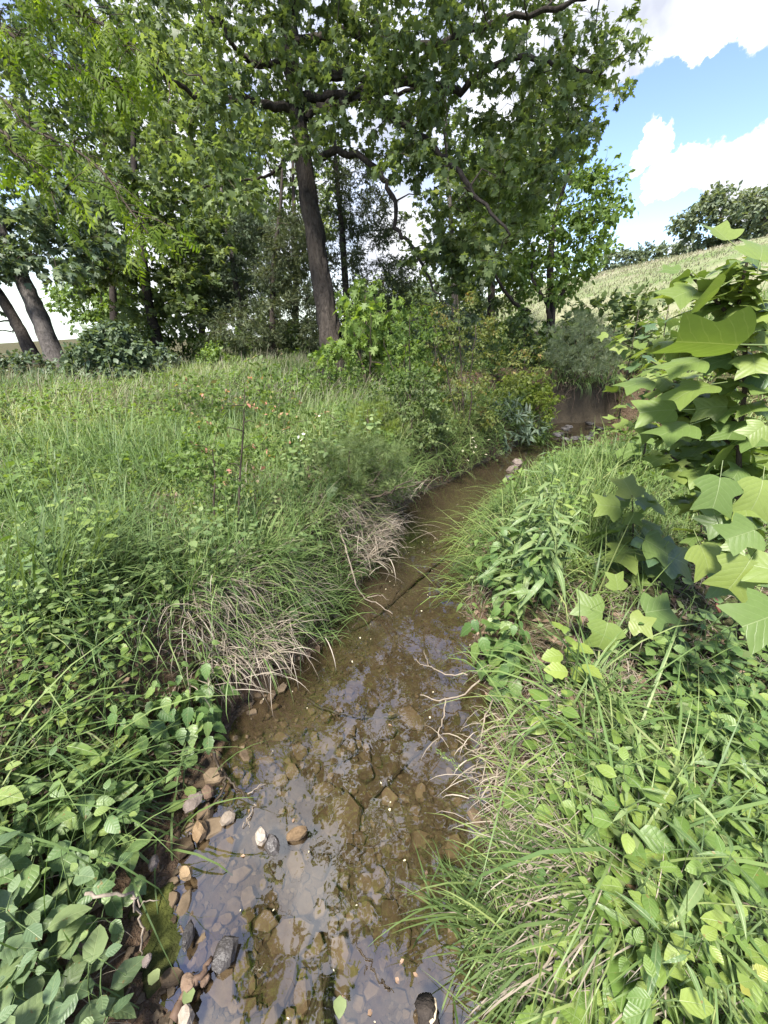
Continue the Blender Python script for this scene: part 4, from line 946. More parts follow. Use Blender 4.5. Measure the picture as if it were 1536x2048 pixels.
def plant_group(poly, n, protos, label, group, smin=.8, smax=1.2, mind=.0, edge=.03, short=None):
    """copies of the prototypes on the ground seen inside the photo polygon"""
    poly = np.array(poly, float); lo, hi = poly.min(0), poly.max(0); pts = []; tries = 0
    while len(pts) < n and tries < n * 60:
        tries += 1
        q = lo + (hi - lo) * RNG.random(2); ins = False
        for i in range(len(poly)):
            a, b = poly[i], poly[i - 1]
            if (a[1] > q[1]) != (b[1] > q[1]) and q[0] < (b[0] - a[0]) * (q[1] - a[1]) / (b[1] - a[1]) + a[0]: ins = not ins
        if not ins: continue
        g = G(*q); dl, dr = dist_stream(g[0], g[1])
        if dl < edge and dr < edge: continue
        if any((g[0] - p[0]) ** 2 + (g[1] - p[1]) ** 2 < mind ** 2 for p in pts): continue
        pts.append(g)
    ds = lambda g: max(dist_stream(g[0], g[1]))
    pts.sort(key=ds); many = len(pts) > 12
    marks = [min(LANDMARKS, key=lambda l: (g[0] - l[1][0]) ** 2 + (g[1] - l[1][1]) ** 2) for g in pts]
    ranks = []
    for g, l in zip(pts, marks):
        dd = (g[0] - l[1][0]) ** 2 + (g[1] - l[1][1]) ** 2
        ranks.append(sum(1 for h, q in zip(pts, marks) if q is l and (h[0] - l[1][0]) ** 2 + (h[1] - l[1][1]) ** 2 < dd))
    def place(i):
        if len(pts) == 1: return label
        if many: return (short or label) + ', ' + (ORDER[ranks[i]] + ' ' if ranks[i] else '') + 'nearest to ' + marks[i][0]
        return label + ', ' + ('farthest from the water' if i == len(pts) - 1 else 'nearest the water' if i == 0 else ORDER[i] + ' from the water')
    for gi, g in enumerate(pts):
        k = random.randrange(len(protos)); pr = protos[k]
        if pr.get('used'): o = copy_tree(pr['o'])
        else: o = pr['o']; pr['used'] = True
        tag(o, place(gi), None, group)
        o.location = (g[0], g[1], g[2] - .01); o.rotation_euler = (random.gauss(0, .12), random.gauss(0, .12), random.uniform(0, 6.28)); s = random.uniform(smin, smax); o.scale = (s, s, s)
def protos(k, *a, **kw): return [dict(o=herb(*a, **kw)) for _ in range(k)]
def drop_unused(*ps):
    for p in ps:
        for q in p:
            if not q.get('used'):
                for c in list(q['o'].children): bpy.data.objects.remove(c)
                bpy.data.objects.remove(q['o'])
def species(k, poly, n, label, group, args, smin=.8, smax=1.2, mind=0, edge=.03, short=None, **kw):
    name, cat, h, nodes, tp, ll, mt = args
    p = protos(k, name, label, cat, group, h, nodes, tp, ll, mt, **kw); plant_group(poly, n, p, label, group, smin, smax, mind, edge, short); drop_unused(p)
# jewelweed thicket, bottom left
species(4, [(-60, 1820), (170, 1850), (225, 2000), (190, 2200), (-60, 2200)], 24, 'broad blue-green scalloped jewelweed plant in the thicket at the near left corner', 'blue-green jewelweed at the near left corner', ('jewelweed', 'plant', .27, 6, OVAL, .082, M_JEWEL_DARK), .8, 1.15, .05, opposite=False, elev=.15, stalk=.03, short='broad blue-green scalloped jewelweed')
species(4, [(-40, 1640), (150, 1610), (275, 1660), (285, 1760), (230, 1850), (-40, 1800)], 28, 'yellow-green scalloped jewelweed plant on the near left bank, uphill of the blue-green thicket', 'yellow-green jewelweed on the near left bank', ('jewelweed', 'plant', .24, 6, OVAL, .072, M_JEWEL), .75, 1.15, .05, opposite=False, elev=.2, stalk=.03, short='yellow-green scalloped jewelweed')
species(2, [(255, 1600), (350, 1560), (385, 1590), (330, 1640)], 5, 'small jewelweed plant beside the gravel at the left water edge', 'jewelweed at the gravel edge', ('jewelweed', 'plant', .16, 4, OVAL, .06, M_JEWEL), .8, 1.1, .05, .06, opposite=False, elev=.2, stalk=.02)
species(3, [(320, 1440), (430, 1400), (470, 1440), (440, 1510), (330, 1540)], 11, 'toothed nettle plant in the leafy clump left of the stone bed', 'nettles left of the stone bed', ('nettle', 'plant', .34, 6, NETTLE, .078, M_NETTLE), .8, 1.15, .05, .05, elev=.1, droop=.5)
species(2, [(120, 1560), (260, 1500), (290, 1580), (160, 1640)], 5, 'pointed-leaf smartweed rising from the sedge on the left bank', 'smartweed on the left bank', ('smartweed', 'plant', .30, 5, [t_ovate(5, .17, .2, d, 0, .4) for d in (.2, .4)], .11, M_BRIGHT), .9, 1.2, .08, opposite=False, elev=.5)
species(2, [(560, 1230), (620, 1215), (640, 1255), (590, 1275)], 3, 'drooping broad-leaf weed at the top of the straw bank', 'broad-leaf weeds above the straw bank', ('broadleaf_weed', 'plant', .30, 4, NETTLE, .085, M_HEART), .8, 1, .06, droop=.6)
species(1, [(650, 1010), (720, 1000), (720, 1030), (660, 1040)], 2, 'large-leaved weed leaning over the left bank above the pale straw', 'large-leaved weeds on the left bank', ('broadleaf_weed', 'plant', .36, 4, NETTLE, .11, M_HEART), .9, 1.1, .1, droop=.6)
species(2, [(170, 990), (260, 960), (320, 1050), (240, 1110), (160, 1080)], 7, 'pale lobed-leaf seedling in the middle of the left meadow', 'seedlings in the left meadow', ('seedling', 'plant', .30, 4, [STAR, HEART[0]], .13, M_BRIGHT), .8, 1.1, .12, opposite=False, elev=.2, stalk=.05)
species(2, [(60, 1040), (260, 1080), (240, 1180), (40, 1160)], 8, 'yellow-green leafy weed in front of the tall sedge tuft', 'leafy weeds by the tall sedge', ('leafy_weed', 'plant', .26, 5, SMALL, .07, M_BRIGHT), .8, 1.2, .1)
# nettles and willow-weed on the right bank
species(3, [(965, 1345), (1010, 1300), (1030, 1350), (1010, 1420), (975, 1420)], 9, 'dark toothed nettle drooping over the water on the right bank', 'nettles on the right bank', ('nettle', 'plant', .42, 7, NETTLE, .105, M_NETTLE), .85, 1.1, .05, .03, elev=.05, droop=.65)
species(3, [(950, 1160), (1040, 1130), (1090, 1180), (1050, 1260), (960, 1260)], 9, 'toothed nettle amid the willow weed on the right bank', 'nettles amid the willow weed', ('nettle', 'plant', .42, 6, NETTLE, .10, M_NETTLE), .8, 1.1, .08, .03, elev=.1, droop=.6)
species(3, [(985, 1150), (1050, 1100), (1110, 1160), (1070, 1240), (1000, 1240)], 14, 'tall willow weed with narrow arching leaves by the right water edge', 'willow weed by the right water edge', ('willow_weed', 'plant', .62, 15, WILLOW, .13, M_WILLOW), .75, 1.15, .06, .02, opposite=False, elev=.5, droop=.1, stalk=.008, short='tall narrow-leaved willow weed')
species(3, [(1060, 1080), (1130, 1050), (1150, 1110), (1090, 1150)], 5, 'yellow-green upright weed behind the willow weed', 'upright weeds behind the willow weed', ('upright_weed', 'plant', .45, 7, [t_ovate(5, .2, .2, .2, 0, .4)], .10, M_BRIGHT), .8, 1.1, .08, elev=.4)
# small plants over the near right bank
species(5, [(1030, 1560), (1120, 1440), (1330, 1400), (1560, 1420), (1560, 1760), (1250, 1700), (1030, 1700)], 52, 'little bright oval-leaved sprout on the near right bank, between the sedge blades', 'oval-leaved sprouts on the near right bank', ('sprout', 'plant', .16, 5, SMALL, .058, M_BRIGHT), .45, 1.3, .035, .02, elev=.25, short='little bright oval-leaved sprout')
species(4, [(1260, 1330), (1560, 1300), (1560, 1560), (1380, 1540)], 36, 'mid-green twin-leaved seedling in the dense patch under the tulip leaves', 'twin-leaved seedlings under the tulip leaves', ('twin_leaf', 'plant', .19, 5, SMALL, .056, M_NETTLE), .7, 1.25, .035, elev=.3, short='mid-green twin-leaved seedling')
species(3, [(1010, 1620), (1060, 1580), (1080, 1680), (1010, 1720)], 6, 'scalloped bright plant at the right water edge above the grass tuft', 'scalloped plants at the right water edge', ('jewelweed', 'plant', .18, 5, OVAL, .06, M_BRIGHT), .8, 1.1, .05, .02, opposite=False, elev=.2)
species(4, [(1090, 1760), (1560, 1700), (1560, 2250), (1080, 2250)], 34, 'scalloped yellow-green seedling at the near right corner', 'seedlings at the near right corner', ('jewelweed', 'plant', .17, 5, OVAL, .058, M_BRIGHT), .6, 1.25, .045, .02, elev=.15, short='scalloped yellow-green seedling on the right bank')
species(3, [(1090, 1920), (1240, 1900), (1240, 2100), (1090, 2150)], 9, 'larger toothed bright plant near the bottom of the right bank', 'toothed plants low on the right bank', ('toothed_plant', 'plant', .22, 5, SERR, .085, M_BRIGHT), .8, 1.15, .06, .02, elev=.3)
species(1, [(1120, 1500), (1190, 1480), (1190, 1530), (1130, 1540)], 2, 'crinkled three-leaved bramble shoot halfway down the right bank', 'bramble shoots on the right bank', ('bramble_shoot', 'plant', .18, 2, SERR, .10, M_BRAMBLE), .9, 1.1, .1, elev=.1)
species(1, [(1100, 1360), (1150, 1340), (1170, 1380), (1120, 1400)], 3, 'lime-green bramble spray with round toothed leaves below the small tulip seedling', 'lime-green bramble sprays', ('bramble_spray', 'plant', .26, 5, SERR, .085, M_BRAMBLE), .9, 1.1, .08, opposite=False, elev=.2)
species(1, [(1415, 1960), (1430, 1960), (1430, 1975), (1415, 1975)], 1, 'sulphur-yellow leaf sprout alone near the bottom right corner', 'yellow sprout', ('yellow_sprout', 'plant', .12, 2, SERR, .06, M_YEL), 1, 1, 0, elev=.6)
species(2, [(1330, 1260), (1470, 1250), (1480, 1330), (1340, 1340)], 6, 'heart-leaved vine seedling beneath the big tulip leaf at right', 'heart-leaved seedlings', ('heart_leaf_vine', 'plant', .20, 3, HEART, .09, M_HEART), .8, 1.1, .06, opposite=False, elev=.1, stalk=.04)
species(2, [(1080, 1500), (1500, 1450), (1540, 1950), (1150, 1950)], 12, 'three-leaved strawberry-like plant low on the right bank', 'three-leaved plants on the right bank', ('trefoil', 'plant', .09, 1, SERR, .05, M_NETTLE), .7, 1.3, .06, .02, elev=.3, rosette=2, start=.9, stalk=.03)
species(2, [(1060, 1450), (1500, 1380), (1540, 1900), (1150, 1900)], 12, 'tall narrow-leaved weed rising from the right bank carpet', 'narrow-leaved weeds in the right bank carpet', ('narrow_weed', 'plant', .30, 9, WILLOW, .085, M_WILLOW), .7, 1.2, .08, .02, opposite=False, elev=.6)
species(2, [(1180, 1560), (1500, 1500), (1540, 2000), (1200, 2000)], 9, 'reddish-tinged old leaf rosette on the right bank', 'reddish rosettes on the right bank', ('rosette', 'plant', .05, 2, OVAL, .06, M_RED), .7, 1.3, .08, .02, elev=.15, start=.6)
# bushy weeds standing in the left grass
species(3, [(100, 1180), (520, 1060), (640, 1080), (650, 1150), (480, 1240), (120, 1400)], 34, 'leafy green weed standing in the long grass of the left bank', 'weeds in the left bank grass', ('leafy_weed', 'plant', .30, 7, SMALL, .045, M_WILLOW), .7, 1.2, .08, .05, elev=.4, short='leafy green weed in the left grass')
species(3, [(0, 1250), (180, 1230), (300, 1330), (260, 1450), (0, 1480)], 24, 'pale small-leaved weed at the left edge of the grass', 'pale weeds at the left edge', ('pale_weed', 'plant', .26, 7, SMALL, .040, M_BRIGHT), .7, 1.2, .06, .05, elev=.4, short='pale small-leaved weed in the left grass')
species(3, [(560, 860), (760, 900), (740, 990), (560, 1000)], 20, 'small-leaved weed before the feathery clump on the left bank', 'weeds before the feathery clump', ('leafy_weed', 'plant', .42, 9, SMALL, .06, M_WILLOW), .8, 1.2, .1, .05, elev=.4, short='tall small-leaved weed on the left bank')

# ------------------------------------------------------------------ tulip saplings with big single leaves
TUL_ME = {}
TUL = [('tulip_leaf', [(0, (.075, .135, .034)), (.5, (.108, .175, .040)), (1, (.15, .22, .05))], {}), ('old_tulip_leaf', [(0, (.055, .11, .045)), (.5, (.075, .135, .055)), (1, (.10, .16, .06))], dict(rough=.3, spec=.5)),
       ('young_tulip_leaf', [(0, (.095, .155, .034)), (.5, (.12, .185, .04)), (1, (.145, .205, .05))], {}), ('bronze_tulip_leaf', [(0, (.22, .16, .05)), (1, (.28, .20, .07))], {})]
TULM = [leaf_mat(n_, s_, obj=True, veins=True, trans=.42, **{**dict(rough=.4, spec=.35), **k}) for n_, s_, k in TUL]
for mi in range(4):
    for ti in range(4):
        t = TULIP[ti]; TUL_ME[mi, ti] = make_mesh('leaf', t[0], t[1], TULM[mi], np.full(len(t[0]), .5), t[0][:, :2])
def tulip_leaf(root, base, p, d, n, L, mi, ti=None):
    """p: where the blade meets its stalk"""
    R = frames(np.array(d, float)[None], np.array(n, float)[None])[0]
    o = link('leaf', TUL_ME[mi, random.randrange(4) if ti is None else ti], root)
    o.matrix_local = Matrix.Translation(Vector(np.asarray(p) - base)) @ Matrix(R.tolist()).to_4x4() @ Matrix.Scale(L, 4)
def tulip(label, stems, leaves_per_m, L0, hand=(), weights=(.72, .05, .23, 0), r0=.012, group=None, el=.15, avoid=.55):
    base = np.array(stems[0][0], float); root = empty('tulip_sapling', base); tag(root, label, 'sapling', group)
    for si, st in enumerate(stems):
        c = curve(st, 6); A = Acc(); A.tube(c - base, np.linspace(r0 if si == 0 else r0 * .5, r0 * .3, len(c)), 8, .5, .03); A.obj('stem' if si == 0 else 'branch', TWIG, root)
        seg = np.linalg.norm(np.diff(c, axis=0), axis=1).cumsum(); Lt = seg[-1]; n = int(Lt * leaves_per_m); az = random.uniform(0, 6)
        for i in range(n):
            f = (.22 if si == 0 else .3) + .78 * (i + .5) / n; k = min(len(c) - 1, int(f * (len(c) - 1))); p = c[k]; az += 2.4
            e = el + random.gauss(0, .2); dv = np.array([math.cos(az) * math.cos(e), math.sin(az) * math.cos(e), math.sin(e)])
            L = L0 * random.uniform(.55, 1.25) * (1 - .35 * max(0, f - .7) / .3)
            q = p + dv * L * .42
            if np.linalg.norm(q + dv * L * .5 - EYE) < avoid: continue
            mi = random.choices(range(4), weights)[0]
            tulip_leaf(root, base, q, dv * [1, 1, .3] - [0, 0, abs(random.gauss(.15, .3))], np.array([0, 0, 1.0]) + RNG.normal(0, .42, 3) - dv * .1, L, mi)
    for px, py, t, ang, away, size, mi, ti, flip in hand:
        p = P(px, py, t); a = math.radians(ang); d = R_ * math.cos(a) + U_ * math.sin(a) + F_ * away
        n_ = -F_ * 1.0 + np.array([0, 0, .7]) if flip == 0 else (np.array([0, 0, 1.0]) - F_ * (flip if flip > 0 else flip * 2))
        tulip_leaf(root, base, p, d, n_, size / 768 * t * (.95 if size > 140 else .8), 0 if mi == 3 else mi, ti)
    return root
g0 = G(1500, 1330); b0 = np.array([g0[0] + .05, g0[1] + .1, ground_at(g0[0] + .05, g0[1] + .1)])
tulip('tall tulip sapling at the right edge with very large lobed leaves', [[b0, P(1482, 1100, 1.55), P(1478, 900, 1.42), P(1492, 740, 1.3), P(1478, 610, 1.22), P(1500, 500, 1.15)],
      [P(1478, 900, 1.42), P(1420, 860, 1.5), P(1350, 820, 1.6)], [P(1480, 1000, 1.45), P(1400, 950, 1.55), P(1330, 905, 1.62)], [P(1490, 760, 1.3), P(1420, 700, 1.42), P(1340, 680, 1.5)], [P(1480, 960, 1.45), P(1560, 900, 1.5), P(1640, 860, 1.5)],
      [P(1485, 660, 1.24), P(1430, 600, 1.25), P(1375, 545, 1.3)], [P(1480, 1050, 1.48), P(1430, 1010, 1.6), P(1380, 1000, 1.7)], [P(1484, 700, 1.28), P(1540, 650, 1.3), P(1600, 600, 1.3)], [P(1478, 850, 1.4), P(1400, 790, 1.55), P(1310, 745, 1.75)], [P(1480, 980, 1.46), P(1390, 880, 1.65), P(1270, 850, 1.85)], [P(1482, 1120, 1.52), P(1440, 1090, 1.55), P(1400, 1070, 1.6)]], 84, .094,
      [(1478, 690, .95, 168, .25, 150, 0, 3, -.3), (1440, 575, 1.05, 205, .3, 115, 0, 1, -.3), (1455, 480, 1.1, 100, .5, 80, 2, 3, 0), (1520, 520, 1.0, 60, .3, 110, 0, 0, 0), (1530, 850, 1.2, 215, .1, 60, 3, 2, 0),
       (1440, 955, 1.2, 255, -.2, 100, 0, 0, 0), (1430, 1030, 1.25, 100, .2, 75, 3, 3, 0), (1400, 1090, 1.25, 285, -.3, 90, 2, 0, 0), (1525, 960, 1.2, 250, -.3, 95, 0, 1, 0), (1500, 1120, 1.15, 240, 0, 110, 2, 0, 0), (1510, 1060, 1.15, 200, .1, 90, 0, 3, 0),
       (1400, 720, 1.25, 190, .1, 105, 0, 2, .2), (1420, 770, 1.25, 185, 0, 105, 2, 1, .1), (1380, 850, 1.3, 195, 0, 100, 0, 2, .1), (1350, 820, 1.4, 175, .2, 95, 0, 0, 0), (1300, 760, 1.5, 190, .1, 80, 0, 2, .2)])
g1 = G(1500, 1420); b1 = np.array([g1[0], g1[1], g1[2]])
tulip('low tulip shoot with one huge glossy leaf at the right edge', [[b1, P(1560, 1330, 1.35), P(1580, 1240, 1.25)]], 0, .2, [(1560, 1225, 1.05, 195, -.2, 130, 0, 0, 0), (1600, 1160, 1.1, 150, .1, 110, 0, 1, 0), (1500, 1170, 1.25, 170, .2, 90, 1, 1, 0)], r0=.008)
g2 = G(1262, 1240); b2 = np.array(g2)
tulip('knee-high tulip sapling standing alone in the right bank grass', [[b2, P(1266, 1130, 2.02), P(1266, 1050, 1.98), P(1264, 990, 1.95)]], 24, .15, [(1266, 995, 1.95, 100, .3, 70, 2, 0, 0), (1300, 1010, 1.95, 20, .3, 65, 0, 1, 0), (1240, 1015, 1.9, 170, 0, 70, 0, 2, 0), (1290, 1080, 1.85, 330, -.3, 80, 0, 0, 0), (1320, 1110, 1.85, 350, -.2, 100, 1, 1, 0)], (.6, .3, .1, 0), .006)
g3 = G(1250, 1330); b3 = np.array(g3)
tulip('small pale tulip seedling with a flat ring of leaves below the knee-high one', [[b3, P(1248, 1270, 1.58), P(1246, 1235, 1.55)]], 0, .1, [(1236, 1180, 1.52, 92, .15, 50, 2, 2, 0), (1205, 1225, 1.5, 155, .1, 75, 0, 0, 0), (1290, 1225, 1.5, 10, -.05, 85, 0, 2, 0), (1215, 1245, 1.48, 250, -.3, 80, 0, 1, 0), (1260, 1240, 1.48, 345, -.5, 60, 2, 2, 0)], r0=.004)
mid = [('tulip sapling', 1330, 790, 3.4, 600, .14), ('x', 1290, 760, 4.2, 640, .14)]
for lab, bx, by, t, topy, L in [('middle-sized tulip sapling between the cut bank and the tall one', 1330, 800, 3.0, 610, .13), ('slender tulip sapling in front of the round-leaved shrub', 1270, 760, 3.8, 620, .12)]:
    q = P(bx, by, t); b = np.array([q[0], q[1], ground_at(q[0], q[1])])
    tulip(lab, [[b, b + (P(bx + 5, topy, t) - b) * .5, P(bx + 8, topy, t)], [P(bx, by - 60, t), P(bx - 50, by - 90, t - .1)], [P(bx + 4, by - 100, t), P(bx + 60, by - 130, t + .1)]], 20, L, r0=.009, weights=(.55, .3, .15, 0))

# ------------------------------------------------------------------ walnut boughs overhead at the left: compound leaves
def frond(pairs, seed, term=True):
    r = np.random.default_rng(seed); V = []; F2 = []; n = 0
    tv, tf = t_ovate(3, .17, .15, .25)
    ys = np.linspace(.16, .97, pairs)
    for i, yy in enumerate(ys):
        for s in (-1, 1):
            a = s * r.uniform(.95, 1.25); L = .26 * math.sin(math.pi * (.22 + .62 * i / pairs)) * r.uniform(.9, 1.1)
            d = np.array([[math.sin(a), math.cos(a), r.uniform(-.55, -.15)]]); R = frames(d, np.array([[0, 0, 1.0]]) + r.normal(0, .15, (1, 3)))[0]
            V.append((tv * L) @ R.T + [0, yy, -.22 * yy * yy]); F2.append(tf + n); n += len(tv)
    yy = np.linspace(0, 1, 5); rv = np.concatenate([np.stack([-.006 + 0 * yy, yy, -.22 * yy ** 2], 1), np.stack([.006 + 0 * yy, yy, -.22 * yy ** 2], 1)])
    V.append(rv); F2.append(np.array([(i, i + 5, i + 6) for i in range(4)] + [(i, i + 6, i + 1) for i in range(4)]) + n)
    V = np.concatenate(V); F2 = np.concatenate(F2)
    return make_mesh('leaf', V, F2, L_WALNUT, np.full(len(V), .5))
FRONDS = [frond(p, s) for p, s in ((6, 1), (7, 2), (8, 3), (6, 4))]
boughs = [('walnut bough reaching furthest down, second from the top at the left', [(-120, 130, 3.2), (0, 195, 3.1), (60, 255, 3.05), (150, 300, 3.0), (210, 350, 3.0), (260, 420, 3.0), (300, 470, 3.0)], 66),
          ('short walnut bough hanging at the left edge below the long one', [(-150, 250, 3.0), (0, 262, 2.9), (20, 300, 2.9), (60, 330, 2.9), (110, 390, 3)], 30),
          ('walnut bough crossing the top left corner', [(-100, 0, 2.8), (0, 55, 2.8), (95, 118, 2.8), (180, 150, 2.85), (260, 185, 2.9)], 60),
          ('walnut bough highest in the top left corner', [(-60, -120, 2.7), (60, -40, 2.7), (150, 20, 2.75), (220, 60, 2.8), (260, 110, 2.8)], 56)]
for lab, pth, n in boughs:
    c = curve([P(*q) for q in pth], 6); b = c[0]; root = empty('walnut_bough', b); tag(root, lab, 'branch', 'walnut boughs overhead')
    A = Acc(); A.tube(c - b, np.linspace(.016, .004, len(c)), 6, .5, .03); A.obj('branch', TWIG, root)
    T = Acc()
    for i in range(n):
        f = (i + .5) / n; k = int((.12 + .87 * f) * (len(c) - 1)); p = c[k]; tan = unit(c[min(k + 1, len(c) - 1)] - c[max(0, k - 1)])
        e = p + (tan * .4 + RNG.normal(0, .5, 3) * [1, 1, .5] + [0, 0, .0]) * random.uniform(.08, .32)
        T.tube(np.stack([p, (p + e) / 2 + [0, 0, .02], e]) - b, [.004, .003, .002], 4, cap=False)
        for q in range(random.choice((1, 2))):
            d = unit(tan * .5 + RNG.normal(0, .7, 3) * [1, 1, .3] - [0, 0, .45]); R = frames(d[None], (np.array([0, 0, 1.0]) + RNG.normal(0, .4, 3))[None])[0]
            o = link('leaf', random.choice(FRONDS), root); s = random.uniform(.17, .29)
            o.matrix_local = Matrix.Translation(Vector(e - b)) @ Matrix(R.tolist()).to_4x4() @ Matrix.Scale(s, 4)
    tag(T.obj('twigs', TWIG, root), kind='stuff')
# ------------------------------------------------------------------ tussocks, sticks, rocks, debris
def tussock(name, label, px, py, n, h, w, mat, yaw0=None, spread=.10, tilt=.5, blades=BLADES, group=None, yvar=1.0, loc=None, tvar=.25):
    g = np.array(G(px, py)) if loc is None else np.array(loc); root = empty(name, g); tag(root, label, 'grass tuft', group)
    off = RNG.normal(0, spread, (n, 2)) * [1, .8]; gz = H(g[0] + off[:, 0], g[1] + off[:, 1]) - g[2]; gz = np.maximum(gz, -.12)
    yaw = RNG.uniform(0, 6.283, n) if yaw0 is None else yaw0 + RNG.normal(0, yvar, n)
    tl = np.abs(RNG.normal(tilt, tvar, n)); A = Acc(); bi = RNG.integers(0, len(blades), n); hh = h * np.clip(RNG.normal(1, .25, n), .4, 1.5); ww = w * RNG.uniform(.6, 1.3, n); R = yaw_tilt(yaw, tl)
    for b in range(len(blades)):
        q = bi == b; A.add(blades[b], np.concatenate([off, gz[:, None]], 1)[q] - [0, 0, .01], R[q], np.stack([ww, hh, hh], -1)[q], np.clip(RNG.normal(.5, .22, n), 0, 1)[q])
    tag(A.obj('blades', mat, root), kind='stuff'); return root
def bank_pt(side, y, d):
    c = float(np.interp(y, _yy, _cl if side < 0 else _cr)); x = float(xl(np.array([y]))[0]) - d / c if side < 0 else float(xr(np.array([y]))[0]) + d / c
    return (x, y, ground_at(x, y))
# straw curtains hanging over the left bank
for k, (lab, px, py, n, wd) in enumerate([('big mat of pale dead straw hanging over the left bank by the stone bed', 560, 1340, 760, .13), ('pale straw fringe drooping to the water above the big straw mat', 745, 1110, 640, .11), ('thin straw fringe between the two larger ones', 660, 1250, 200, .08)]):
    q = on_z(px, py); g = bank_pt(-1, q[1], .2)
    tussock('straw_tussock', lab, 0, 0, n, .24, .0032, G_DRY, -1.75, wd, 1.0, BLADES[1:], 'straw on the left bank', .9, g, .45)
    tussock('grass_tuft', ['green tuft rooted in the big straw mat', 'green tuft rooted in the upper straw fringe', 'green tuft above the thin straw fringe'][k], 0, 0, 200, .28, .004, G_GREEN, -1.6, wd, .5, BLADES, 'green tufts in the straw', .8, (g[0] - .08, g[1], g[2]))
tussock('straw_tussock', 'straw tangle at the right water edge across from the stones', 0, 0, 190, .17, .0032, G_DRY, 1.7, .12, .9, BLADES[2:], None, .7, bank_pt(1, float(on_z(1000, 1560)[1]), .12))
tussock('straw_tussock', 'flattened pale straw patch low on the right bank', 1240, 1740, 420, .2, .004, G_DRY, None, .09, 1.2, BLADES[1:4])
tussock('sedge_tuft', 'tall dark sedge fountain at the left edge of the meadow', 120, 1200, 300, .46, .008, G_DARK, -1.0, .15, .55, BLADES[:4], None, .8)
tussock('sedge_tuft', 'dark sedge tuft hanging over the left edge beside the nettles', 150, 1600, 200, .38, .006, G_DARK, None, .14, .6)
tussock('sedge_tuft', 'long arching sedge in the left foreground, drooping over the jewelweed', 30, 1560, 60, .55, .0065, G_GREEN, -1.2, .12, .6, BLADES[2:])
tussock('grass_tuft', 'dense dark green tuft spilling into the near right water', 0, 0, 300, .24, .0045, G_DARK, 1.4, .10, .7, BLADES, None, 1.0, bank_pt(1, float(on_z(985, 1860)[1]), .10))
tussock('grass_tuft', 'dark tuft lower down at the near right water edge', 0, 0, 160, .20, .0045, G_DARK, 1.4, .08, .8, BLADES, None, 1.0, bank_pt(1, float(on_z(1010, 2020)[1]), .08))
tussock('sedge_tuft', 'long-bladed sedge sprawling across the middle of the right bank', 1290, 1690, 46, .55, .0065, G_GREEN, None, .07, .75, BLADES[1:])
tussock('sedge_tuft', 'long-bladed sedge at the right edge, halfway up the bank', 1500, 1600, 46, .55, .006, G_GREEN, 1.2, .10, .7, BLADES[1:])
tussock('sedge_tuft', 'sedge with fine seed stalks above the crinkled bramble shoot', 1180, 1420, 90, .45, .007, G_GREEN, None, .10, .6, BLADES)
lip = ['over the stone bed', 'just upstream of the big straw mat', 'below the upper straw fringe', 'above the upper straw fringe', 'under the feathery weed', 'at the dark undercut', 'by the bank shrub', 'at the foot of the bronze shrub', 'nearest the bend', 'past the bend', 'at the slates']
for k, y_ in enumerate([1.75, 2.25, 2.5, 2.95, 3.25, 3.5, 3.75, 4.05, 4.4, 4.8, 5.3]):
    tussock('grass_tuft', ('dry' if k in (1, 2, 3) else 'green') + ' grass tuft drooping from the left bank ' + lip[k], 0, 0, 230, .24, .0042, G_DRY if k in (1, 2, 3) else G_GREEN if k % 3 else G_DARK, -1.6, .13, .75, BLADES[1:], 'tufts drooping from the left bank', .7, bank_pt(-1, y_, .16))
for k, (px, py) in enumerate([(1125, 744), (1150, 746), (1180, 744), (1212, 745), (1235, 760)]):
    tussock('grass_tuft', 'green tuft drooping over the lip of the red cut bank, ' + ('leftmost', 'second from the left', 'middle of five', 'second from the right', 'rightmost')[k], px, py, 150, .36, .009, G_GREEN, None, .16, .8, BLADES, 'tufts on the lip of the cut bank')
for k, (px, py) in enumerate([(1130, 1600), (1230, 1540), (1330, 1620), (1420, 1750), (1180, 1820), (1320, 1880), (1450, 1920), (1250, 1450)]):
    tussock('grass_tuft', ('fine grass tuft among the sprouts, highest near the water', 'fine grass tuft uphill of the sprawling sedge', 'fine grass tuft right of the sprawling sedge', 'fine grass tuft below the right edge sedge', 'fine grass tuft by the near dark tuft', 'fine grass tuft below the flattened straw', 'fine grass tuft next to the yellow sprout', 'fine grass tuft under the bramble spray')[k], px, py, 64, .30, .0036, G_GREEN if k % 2 else G_BRIGHT, None, .06, .6, BLADES[1:], 'fine tufts on the near right bank')
for k, (px, py) in enumerate([(940, 1090), (955, 1180), (960, 1040)]):
    q = on_z(px, py); tussock('arching_grass', ['thin grass arching over the reflections, middle of three', 'thin grass trailing lowest into the water beside the nettles', 'thin grass arching over the water, farthest of three'][k], 0, 0, 45, .40, .005, G_BRIGHT, 1.5, .08, .65, BLADES[2:], 'grass arching from the right bank', .6, bank_pt(1, q[1], .06))
for k, (px, py) in enumerate([(1100, 1060), (1180, 1050), (1150, 1010), (1250, 960), (1210, 1110), (1130, 1160)]):
    tussock('grass_tuft', ['lush grass tuft behind the yellow-green weeds', 'lush grass tuft left of the knee-high sapling', 'lush grass tuft up the slope from the weeds', 'lush grass tuft farthest up the right bank', 'lush grass tuft right before the knee-high sapling', 'lush grass tuft right of the willow weed'][k], px, py, 170, .40, .0065, G_BRIGHT, None, .14, .5, BLADES, 'lush tufts on the right bank')

